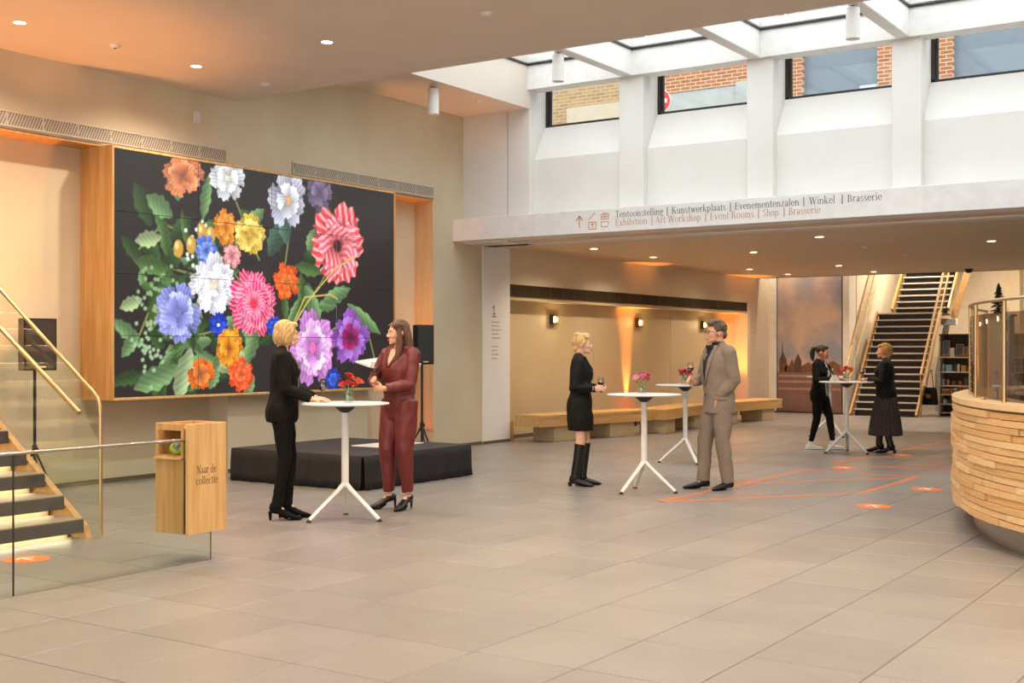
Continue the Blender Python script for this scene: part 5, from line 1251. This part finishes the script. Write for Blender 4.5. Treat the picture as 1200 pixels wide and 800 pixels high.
def shoe(J, k, sp, root, dz, m, kind, heel_r=(.02, .012)):
    an = J['an'+k]; yaw = sp.get('yaw'+k, 0); fd = Vector((math.sin(yaw), math.cos(yaw), 0)); sdv = Vector((fd.y, -fd.x, 0)); U = Vector((0,0,1))
    g = -dz
    if kind == 'sneaker':
        b = MB(); b.tube([an-fd*.075+U*(g+.045-an.z), an-fd*.04+U*(g+.05-an.z), an+fd*.03+U*(g+.055-an.z), an+fd*.1+U*(g+.04-an.z), an+fd*.165+U*(g+.032-an.z), an+fd*.19+U*(g+.028-an.z)], [(.03,.03), (.04,.042), (.043,.042), (.046,.03), (.036,.022), (.016,.012)], n=14, up=(0,0,1))
        b.tube([an+U*(-.03), an+U*(.02)], [.045, .042], n=12)
        solid(b, 'shoe', m, root, .006, 3, dz)
        b = MB(); b.tube([an-fd*.085+U*(g+.013-an.z), an-fd*.04+U*(g+.013-an.z), an+fd*.1+U*(g+.013-an.z), an+fd*.2+U*(g+.013-an.z)], [(.034,.013), (.044,.013), (.049,.013), (.024,.012)], n=14, up=(0,0,1)); b.v = [(x, y, z+dz) for x, y, z in b.v]
        b.build('sole', mat('sole_white', '#efece6', .6), root, True); return
    b = MB(); zt = max(dz, .012); hz = max(dz-.02, 0)
    def P(f, z): return Vector((an.x, an.y, 0))+fd*f+U*(g+z)
    b.tube([P(-.068, hz+.045), P(-.045, hz+.05), P(.02, hz*.72+.052), P(.09, hz*.18+.04), P(.14, .032), P(.19, .022), P(.222, .014)], [(.022,.026), (.034,.036), (.036,.036), (.042,.03), (.040,.024), (.028,.016), (.010,.008)], n=14, up=(0,0,1))
    if kind in ('boot', 'ankle', 'knee'):
        top = {'boot': .16, 'ankle': .14, 'knee': .385}[kind]; kn = J['kn'+k]; tt = an.lerp(kn, min(top/.415, .93))
        b.ell(tuple(an-fd*.015+U*-.02), (.048,.056,.05)); b.tube([an+U*-.02, an+U*.03, an.lerp(tt, .5), tt], [.052, .050, .050 if kind != 'knee' else .056, .054 if kind != 'knee' else .066], n=14)
    if kind == 'oxford': b.tube([an+U*-.035, an+U*.0], [.04, .04], n=12)
    solid(b, 'shoe', m, root, .006, 3, dz)
    if hz > .015:
        b = MB(); q = P(-.062, 0); b.tube([q+U*(hz+.03), q+U*(hz*.5), q], [heel_r[0]*1.15, heel_r[0]*.8, heel_r[1]], n=10); b.v = [(x, y, z+dz) for x, y, z in b.v]; b.build('heel', m, root, True)
    b = MB(); b.tube([P(.03, .012+hz*.55), P(.1, .008), P(.2, .006)], [(.03,.005), (.042,.006), (.022,.005)], n=10, up=(0,0,1)); b.v = [(x, y, z+dz) for x, y, z in b.v]; b.build('sole', M_black, root, True)
CAP = [((0,-.024,.040), (.083,.098,.086))]
M_blk = mat('cloth_black', '#0c0a09', .8, col2='#120f0d', scale=20, bump=.25, bscale=30, spec=.2)
M_blk2 = mat('cloth_black_soft', '#0e0c0b', .7, col2='#151210', scale=12, bump=.3, bscale=18, spec=.25)
M_suede = mat('suede_black', '#0b0908', .8, spec=.2); M_leather = mat('leather_black', '#0c0a08', .35)
def jacket_loft(R_, o, hem, extra=.0):
    r = mixrings(R_, o, .80, 1.43); r = [q for q in r if q[0] >= hem-.001]
    if r[0][0] > hem: r = [(hem, r[0][1]+extra, r[0][2]+extra, r[0][3])]+r
    return r
def to_world(root, J, key, s, dz):
    p = J[key]; q = Vector((p.x*s, p.y*s, (p.z+dz)*s)); a = root.rotation_euler.z
    return Vector((root.location.x+q.x*math.cos(a)-q.y*math.sin(a), root.location.y+q.x*math.sin(a)+q.y*math.cos(a), q.z))

# --- woman in black blazer at the nearest table
sp = dict(skin='fair', hair_col=('#d9b47c', '#bd9055'), headrz=math.radians(4), headpos=(0, .035), tilt=-.06,
    armR=((.17, .265, 1.095), (.35, -1, -.3)), armL=((-.12, .29, 1.095), (-.4, -1, -.3)), handR=((-.25, 1, -.08), (0, 0, -1), .22), handL=((.3, 1, -.1), (0, 0, -1), .25), thR=-1, thL=1,
    footR=(.075, -.05, 0), footL=(-.07, .03, 0), yawR=.1, yawL=-.1,
    hair_ell=CAP+[((.066,-.012,-.012), (.028,.058,.085)), ((-.066,-.012,-.012), (.028,.058,.085)), ((0,-.085,-.02), (.072,.042,.085)), ((.01,.052,.082), (.062,.036,.026)), ((0,-.04,-.075), (.066,.055,.04)), ((.06,.035,.03), (.026,.03,.05)), ((-.06,.035,.03), (.026,.03,.05))])
rt, J, R_, dz, HD, hm, s = person('woman in black blazer and trousers with blond bob at the nearest table', (-7.907, 8.123), 8, 1.73, .07, sp)
b = MB(); b.loft(jacket_loft(R_, .022, .80, .01)); sleeves(b, J, .016, 'R'); sleeves(b, J, .016, 'L'); solid(b, 'blazer', M_blk, rt, .008, 4, dz, wrinkle(.0035, 1, 1))
b = MB(); b.loft(mixrings(R_, .012, .80, 1.0)); leg_tube(b, J, 'R', [.098, .092, .070, .062, .058, .050, .050], 1.06); leg_tube(b, J, 'L', [.098, .092, .070, .062, .058, .050, .050], 1.06); solid(b, 'trousers', M_blk, rt, .008, 3, dz, wrinkle(.003, 1, 2))
for k in 'RL': shoe(J, k, sp, rt, dz, M_suede, 'ankle', (.016, .009))
patch(R_, [(1.40, -.03, .03), (1.30, -.045, .045), (1.15, -.035, .035), (1.0, -.03, .03), (.82, -.03, .03)], .027, 'blouse_front', mat('knit_grey', '#4a4038', .9), rt, dz)
for sg in (-1, 1): patch(R_, [(1.42, sg*.03, sg*.06), (1.30, sg*.045, sg*.068), (1.15, sg*.034, sg*.05), (.84, sg*.03, sg*.042)], .03, 'edge_trim', mat('striped_trim', '#9a8a72', .8, col2='#3a332a', scale=60, amt=1), rt, dz, 3)

# --- woman in burgundy jumpsuit
sp = dict(skin='light', hair_col=('#46291a', '#6b452a'), headrz=math.radians(-24), headpos=(0, .02), tilt=-.05,
    armR=((.10, .215, 1.20), (.9, -.5, -.3)), armL=((-.02, .235, 1.165), (-.9, -.75, -.1)), handR=((-.12, .75, .6), (-1, .15, .0), .75), handL=((.95, .35, .02), (0, -1, .2), .5), thR=-1, thL=-1,
    footR=(.10, .04, 0), footL=(-.09, -.02, 0), yawR=.45, yawL=-.15,
    hair_ell=CAP+[((0,-.085,-.02), (.072,.045,.085)), ((.056,.022,.062), (.034,.045,.034)), ((-.056,.022,.062), (.034,.045,.034))],
    hair_tubes=[([(sd*.052, .02, .07), (sd*.08, .015, -.02), (sd*.088, .02, -.11), (sd*.092, .045, -.2), (sd*.085, .062, -.27), (sd*.075, .07, -.33)], [.02, .027, .033, .034, .028, .010]) for sd in (-1, 1)]
        +[([(sd*.05, -.06, .06), (sd*.075, -.065, -.05), (sd*.08, -.07, -.16), (sd*.085, -.06, -.26)], [.03, .04, .04, .015]) for sd in (-1, 0, 1)]+[([(sd*.03, -.07, .0), (sd*.04, -.09, -.12), (sd*.04, -.085, -.28)], [.04, .05, .02]) for sd in (-1, 1)])
rt, J, R_, dz, HD, hm, s = person('woman in burgundy jumpsuit with long brown hair holding a wine glass', (-7.479, 9.263), 232, 1.74, .08, sp)
M_burg = mat('burgundy_satin', '#6e2521', .5, col2='#5e1d1b', scale=10, bump=.3, bscale=16)
b = MB(); b.loft([(1.0, .165, .118, 0), (1.03, .168, .124, .004), (1.08, .168, .124, .004)]+[q for q in mixrings(R_, .024, 1.10, 1.43)]); sleeves(b, J, .020, 'R', .97); sleeves(b, J, .020, 'L', .97); solid(b, 'blouse', M_burg, rt, .008, 4, dz, wrinkle(.005, 1, 3))
b = MB(); b.loft([(.78, .18, .125, -.01), (.86, .188, .136, -.012), (.92, .184, .132, -.01), (1.0, .164, .118, 0), (1.04, .15, .108, 0)]); leg_tube(b, J, 'R', [.108, .110, .096, .086, .074, .060, .050], .97); leg_tube(b, J, 'L', [.108, .110, .096, .086, .074, .060, .050], .97); solid(b, 'trousers', M_burg, rt, .008, 3, dz, wrinkle(.005, .8, 4))
b = MB(); b.loft([(1.02, .156, .112, 0), (1.025, .160, .116, 0), (1.055, .158, .114, 0), (1.06, .152, .11, 0)]); solid(b, 'waistband', mat('burgundy_band', '#571b19', .5), rt, .006, 2, dz)
for k in 'RL': shoe(J, k, sp, rt, dz, M_leather, 'pump', (.013, .005))
patch(R_, [(1.43, -.045, .045), (1.38, -.042, .042), (1.33, -.028, .028), (1.27, -.003, .003)], .0275, 'neckline', mat('skin_light', '#e0ab8c'), rt, dz)
for sg in (-1, 1): patch(R_, [(1.44, sg*.04, sg*.075), (1.38, sg*.04, sg*.08), (1.33, sg*.027, sg*.06), (1.26, sg*.0, sg*.02)], .032, 'collar', mat('burgundy_band', '#571b19'), rt, dz, 4)
b = MB(); w_ = J['wrL']; e = J['elL']; dv = (w_-e).normalized(); b.tube([w_-dv*.012, w_-dv*.004], [.03, .03], n=14); b.v = [(x, y, z+dz) for x, y, z in b.v]; b.build('bracelet', mat('gold', '#d9a85a', .3, .9), rt, True)
gp = to_world(rt, J, 'gripR', s, dz); G2 = gp

# --- woman in black dress and boots
sp = dict(skin='fair', hair_col=('#e6c68a', '#c79c5c'), headrz=math.radians(-6), headpos=(0, .03), tilt=.02,
    armR=((.10, .165, 1.10), (.6, -1, -.35)), armL=((-.06, .20, 1.10), (-.6, -.9, -.3)), handR=((-.25, 1, .12), (-.9, 0, -.2), .55), handL=((.45, .9, .1), (.9, -.3, 0), .5), thR=-1, thL=1,
    footR=(.07, -.05, 0), footL=(-.07, .02, 0), yawR=.2, yawL=-.2,
    hair_ell=[((0,-.024,.044), (.084,.1,.086)), ((0,-.09,.03), (.06,.045,.055)), ((0,.035,.098), (.06,.05,.03)), ((.062,.0,.025), (.024,.05,.05)), ((-.062,.0,.025), (.024,.05,.05)), ((0,-.08,-.045), (.055,.035,.05)), ((.03,.058,.08), (.04,.03,.022)), ((.01,-.05,.11), (.06,.05,.03))])
rt, J, R_, dz, HD, hm, s = person('woman in short black wrap dress and knee boots with a wine glass', (-7.035, 11.948), 352, 1.675, .035, sp)
b = MB(); b.loft([(.60, .172, .145, .006), (.66, .18, .15, .002), (.76, .188, .152, -.004), (.86, .19, .145, -.012), (.94, .184, .136, -.01), (1.01, .166, .12, 0), (1.05, .152, .114, 0)]+mixrings(R_, .020, 1.06, 1.43)); sleeves(b, J, .026, 'R', .92); sleeves(b, J, .026, 'L', .92); solid(b, 'dress', M_blk2, rt, .008, 4, dz, wrinkle(.004, 1, 5))
for k in 'RL': shoe(J, k, sp, rt, dz, M_leather, 'knee', (.026, .024))
patch(R_, [(1.44, -.04, .04), (1.38, -.04, .04), (1.31, -.025, .025), (1.22, -.003, .003)], .0235, 'neckline', mat('skin_fair', '#e8b99c'), rt, dz)
for sg in (-1, 1): patch(R_, [(1.44, sg*.038, sg*.07), (1.37, sg*.038, sg*.078), (1.30, sg*.024, sg*.06), (1.18, sg*.0, sg*.026)], .028, 'lapel', M_blk2, rt, dz, 4)
b = MB(); b.loft([(1.045, .158, .121, 0), (1.05, .161, .124, 0), (1.075, .160, .123, 0), (1.08, .156, .119, 0)]); solid(b, 'belt', M_blk, rt, .006, 2, dz)
MB().tube([(.1, .12, 1.05+dz), (.11, .135, .95+dz), (.105, .137, .86+dz)], [.008, .01, .009], n=6).build('belt_tie', M_blk, rt, True)
b = MB(); w_ = J['wrR']; e = J['elR']; dv = (w_-e).normalized(); b.tube([w_-dv*.02, w_-dv*.004], [.029, .029], n=14); b.v = [(x, y, z+dz) for x, y, z in b.v]; b.build('wrist_watch', M_black, rt, True)
G3 = to_world(rt, J, 'gripR', s, dz)

# --- man in grey suit
sp = dict(male=True, skin='light', hair_col=('#6f5c48', '#4a3a2c'), headrz=math.radians(-8), headpos=(0, .03), tilt=-.02,
    armR=((.13, .235, 1.175), (.9, -.8, -.3)), armL=((-.135, .09, 1.0), (-.6, -1, .0)), handR=((-.3, .9, .3), (-.9, 0, -.1), .6), handL=((.2, -.15, -.9), (1, .1, .2), .7), thR=-1, thL=1,
    footR=(.11, .13, 0), footL=(-.10, -.06, 0), yawR=.2, yawL=-.25,
    hair_ell=[((0,-.026,.046), (.081,.096,.080)), ((0,.05,.092), (.058,.04,.030)), ((0,.0,.108), (.064,.07,.028)), ((.068,-.005,.03), (.014,.035,.04)), ((-.068,-.005,.03), (.014,.035,.04)), ((0,-.085,-.025), (.058,.03,.045))])
rt, J, R_, dz, HD, hm, s = person('man in brown grey suit with glasses holding a wine glass', (-5.598, 12.503), 200, 1.825, .025, sp)
M_suit = mat('suit_wool', '#8f8072', .85, col2='#857667', scale=60, amt=.6, bump=.2, bscale=14, spec=.2)
b = MB(); b.loft([(.76, .20, .148, -.012), (.80, .20, .148, -.012), (.86, .198, .146, -.01), (.92, .194, .144, -.006)]+mixrings(R_, .03, 1.0, 1.44)); sleeves(b, J, .02, 'R', .97, .054); sleeves(b, J, .02, 'L', .98, .056); solid(b, 'jacket', M_suit, rt, .008, 4, dz, wrinkle(.0055, .9, 6))
b = MB(); b.loft(mixrings(R_, .015, .80, 1.0)); leg_tube(b, J, 'R', [.105, .104, .088, .080, .076, .068, .066], 1.06); leg_tube(b, J, 'L', [.105, .104, .088, .080, .076, .068, .066], 1.06); solid(b, 'trousers', M_suit, rt, .008, 3, dz, wrinkle(.005, .8, 7))
for k in 'RL': shoe(J, k, sp, rt, dz, M_leather, 'oxford')
M_sh = mat('shirt_charcoal', '#1e1c1c', .7)
patch(R_, [(1.44, -.05, .05), (1.38, -.058, .058), (1.28, -.05, .05), (1.18, -.03, .03), (1.08, -.006, .006)], .0345, 'shirt_front', M_sh, rt, dz)
b = MB(); b.loft([(1.425, .070, .068, -.004), (1.44, .072, .070, -.004), (1.485, .068, .066, .0), (1.49, .062, .060, 0)]); solid(b, 'shirt_collar', M_sh, rt, .006, 2, dz)
for sg in (-1, 1):
    patch(R_, [(1.45, sg*.045, sg*.085), (1.38, sg*.055, sg*.105), (1.30, sg*.05, sg*.11), (1.18, sg*.03, sg*.07), (1.06, sg*.0, sg*.02)], .040, 'lapel', M_suit, rt, dz, 4, .006)
    b = MB(); y = fy(R_, 0, 1.43, .055); b.ell((sg*.032, y+.004, 1.435+dz), (.034, .012, .024), None, 10, 7); b.build('bow_tie_wing', M_black, rt, True)
    b = MB(); b.tube([HD @ Vector((sg*(.030+.022*math.cos(a)), .100, .001+.018*math.sin(a))) for a in np.linspace(0, 2*PI, 17)], .0022, n=6); b.tube([HD @ Vector((sg*.052, .099, .004)), HD @ Vector((sg*.076, .05, .006)), HD @ Vector((sg*.078, -.01, .004))], .002, n=6); b.build('glasses_rim', M_dark, rt, True)
MB().ell((0, fy(R_, 0, 1.43, .058), 1.435+dz), (.010, .012, .013)).build('bow_tie_knot', M_black, rt, True); MB().tube([HD @ Vector((-.009, .104, .004)), HD @ Vector((.009, .104, .004))], .002, n=6).build('glasses_bridge', M_dark, rt, True)
for x, z in ((-.115, .86),): 
    b = MB(); b.bbox(-.06, .06, -.004, .004, 0, .028, .003); o = b.build('pocket_flap', M_suit, rt); o.location = (-.175, .07, .90+dz); o.rotation_euler = (0, 0, 1.0)
for z in (1.04, .95): MB().ell((0.0, fy(R_, 0, z, .036), z+dz), (.009, .005, .009), None, 8, 6).build('button', M_dark, rt, True)
G4 = to_world(rt, J, 'gripR', s, dz)

# --- woman with ponytail in the passage
sp = dict(skin='tan', hair_col=('#251812', '#120c09'), headrz=math.radians(2), headpos=(0, .045), tilt=-.08,
    armR=((.17, .24, 1.09), (.5, -.9, -.4)), armL=((-.03, .29, 1.09), (-.6, -.8, -.4)), handR=((-.3, 1, -.02), (0, 0, -1), .3), handL=((.4, 1, 0), (0, 0, -1), .3), thR=-1, thL=1,
    footR=(.09, -.12, 0), footL=(-.07, .18, 0), yawR=.0, yawL=-.1,
    hair_ell=[((0,-.022,.036), (.079,.095,.082)), ((0,.045,.078), (.056,.04,.028)), ((0,-.115,.055), (.034,.034,.034))],
    hair_tubes=[([(0,-.11,.06), (0,-.16,.05), (0,-.175,-.02), (0,-.165,-.1), (0,-.15,-.16)], [.022, .034, .04, .034, .012])])
rt, J, R_, dz, HD, hm, s = person('woman with dark ponytail in black blazer and white sneakers', (-6.526, 18.349), 328, 1.575, .02, sp)
b = MB(); b.loft(jacket_loft(R_, .026, .78, .006)); sleeves(b, J, .020, 'R', .96); sleeves(b, J, .020, 'L', .96); solid(b, 'blazer', M_blk, rt, .008, 4, dz, wrinkle(.0035, 1, 8))
b = MB(); b.loft(mixrings(R_, .012, .80, 1.0)); leg_tube(b, J, 'R', [.10, .096, .076, .064, .060, .046, .040], .93); leg_tube(b, J, 'L', [.10, .096, .076, .064, .060, .046, .040], .93); solid(b, 'trousers', M_blk, rt, .008, 3, dz, wrinkle(.003, 1, 9))
for k in 'RL': shoe(J, k, sp, rt, dz, mat('sneaker_white', '#ece8e2', .55), 'sneaker')
patch(R_, [(1.43, -.035, .035), (1.36, -.06, .06), (1.24, -.08, .08), (1.10, -.085, .085), (.95, -.09, .09), (.86, -.07, .07)], .031, 'shirt', mat('shirt_paleblue', '#a9b2b0', .8, col2='#c2c6c0', scale=12), rt, dz, 8)
for sg in (-1, 1): patch(R_, [(1.43, sg*.03, sg*.075), (1.36, sg*.055, sg*.1), (1.24, sg*.075, sg*.11), (1.08, sg*.08, sg*.095)], .037, 'lapel', M_blk, rt, dz, 3, .006)

# --- woman in long skirt in the passage
sp = dict(skin='light', hair_col=('#d3a05a', '#a8763a'), headrz=math.radians(10), headpos=(0, .02), tilt=0,
    armR=((.12, .22, 1.09), (.7, -.8, -.5)), armL=((-.11, .235, 1.09), (-.5, -.9, -.4)), handR=((-.2, 1, 0), (0, 0, -1), .3), handL=((.1, 1, 0), (0, 0, -1), .3), thR=-1, thL=1,
    footR=(.09, .09, 0), footL=(-.09, -.07, 0), yawR=.1, yawL=-.1,
    hair_ell=CAP+[((.062,-.01,.0), (.026,.055,.065)), ((-.062,-.01,.0), (.026,.055,.065)), ((0,-.082,-.01), (.068,.042,.075)), ((.0,.05,.085), (.06,.036,.028)), ((0,-.02,.1), (.07,.07,.035))])
rt, J, R_, dz, HD, hm, s = person('woman in black sweater and long dark skirt leaning on the passage table', (-5.50, 18.28), 158, 1.57, .045, sp); rt.scale = (rt.scale.x*1.1, rt.scale.y*1.1, rt.scale.z)
b = MB(); b.loft([(.80, .20, .14, -.012), (.86, .205, .15, -.012), (.95, .20, .146, -.01), (1.02, .186, .136, 0)]+mixrings(R_, .03, 1.10, 1.43)); sleeves(b, J, .022, 'R', .93); sleeves(b, J, .022, 'L', .93); solid(b, 'sweater', M_blk2, rt, .008, 4, dz, wrinkle(.004, 1, 10))
b = MB(); b.loft([(.24, .265, .235, 0), (.30, .26, .23, 0), (.5, .235, .205, 0), (.7, .212, .175, -.004), (.85, .198, .15, -.01), (.95, .18, .13, -.01), (1.0, .16, .115, -.005)], 40)
pl_ = lambda c: .011*np.sin(np.arctan2(c[:, 1], c[:, 0])*26)*np.clip((.95-c[:, 2])/.5, 0, 1)
solid(b, 'skirt', mat('skirt_print', '#4a4038', .9, col2='#2a2420', scale=55, amt=1.0, bump=.2), rt, .008, 2, dz, pl_)
for k in 'RL': shoe(J, k, sp, rt, dz, M_leather, 'boot', (.026, .024))
b = MB(); w_ = J['wrL']; e = J['elL']; dv = (w_-e).normalized(); b.tube([w_-dv*.012, w_-dv*.002], [.03, .03], n=14); b.v = [(x, y, z+dz) for x, y, z in b.v]; b.build('bracelet', mat('gold', '#d9a85a'), rt, True)

# ---------------------------------------------------------------- glasses in hands and on tables
wine_glass((G2.x, G2.y, G2.z-.03), 'glass of red wine held by the woman in burgundy')
wine_glass((G3.x, G3.y, G3.z-.075), 'glass of red wine held by the woman in the black dress')
wine_glass((G4.x, G4.y, G4.z), 'glass of red wine raised by the man in the suit')
wine_glass((-7.585, 8.30, 1.06), 'glass of red wine on the nearest table at the hand of the blazer woman')
wine_glass((-6.19, 17.95, 1.06), 'glass of red wine on the passage table at the ponytail woman')
wine_glass((-5.76, 17.98, 1.06), 'glass of red wine on the passage table at the sweater woman')
tcard = thing('tent_card', 'small folded cream card on the passage table', 'card', (-6.12, 17.82, 1.06), .6)
MB().bar((-.05, 0, .0), (0, 0, .085), .06, .003, (0,1,0)).build('card_side', M_wp, tcard); MB().bar((.05, 0, .0), (0, 0, .085), .06, .003, (0,1,0)).build('card_side', M_wp, tcard)
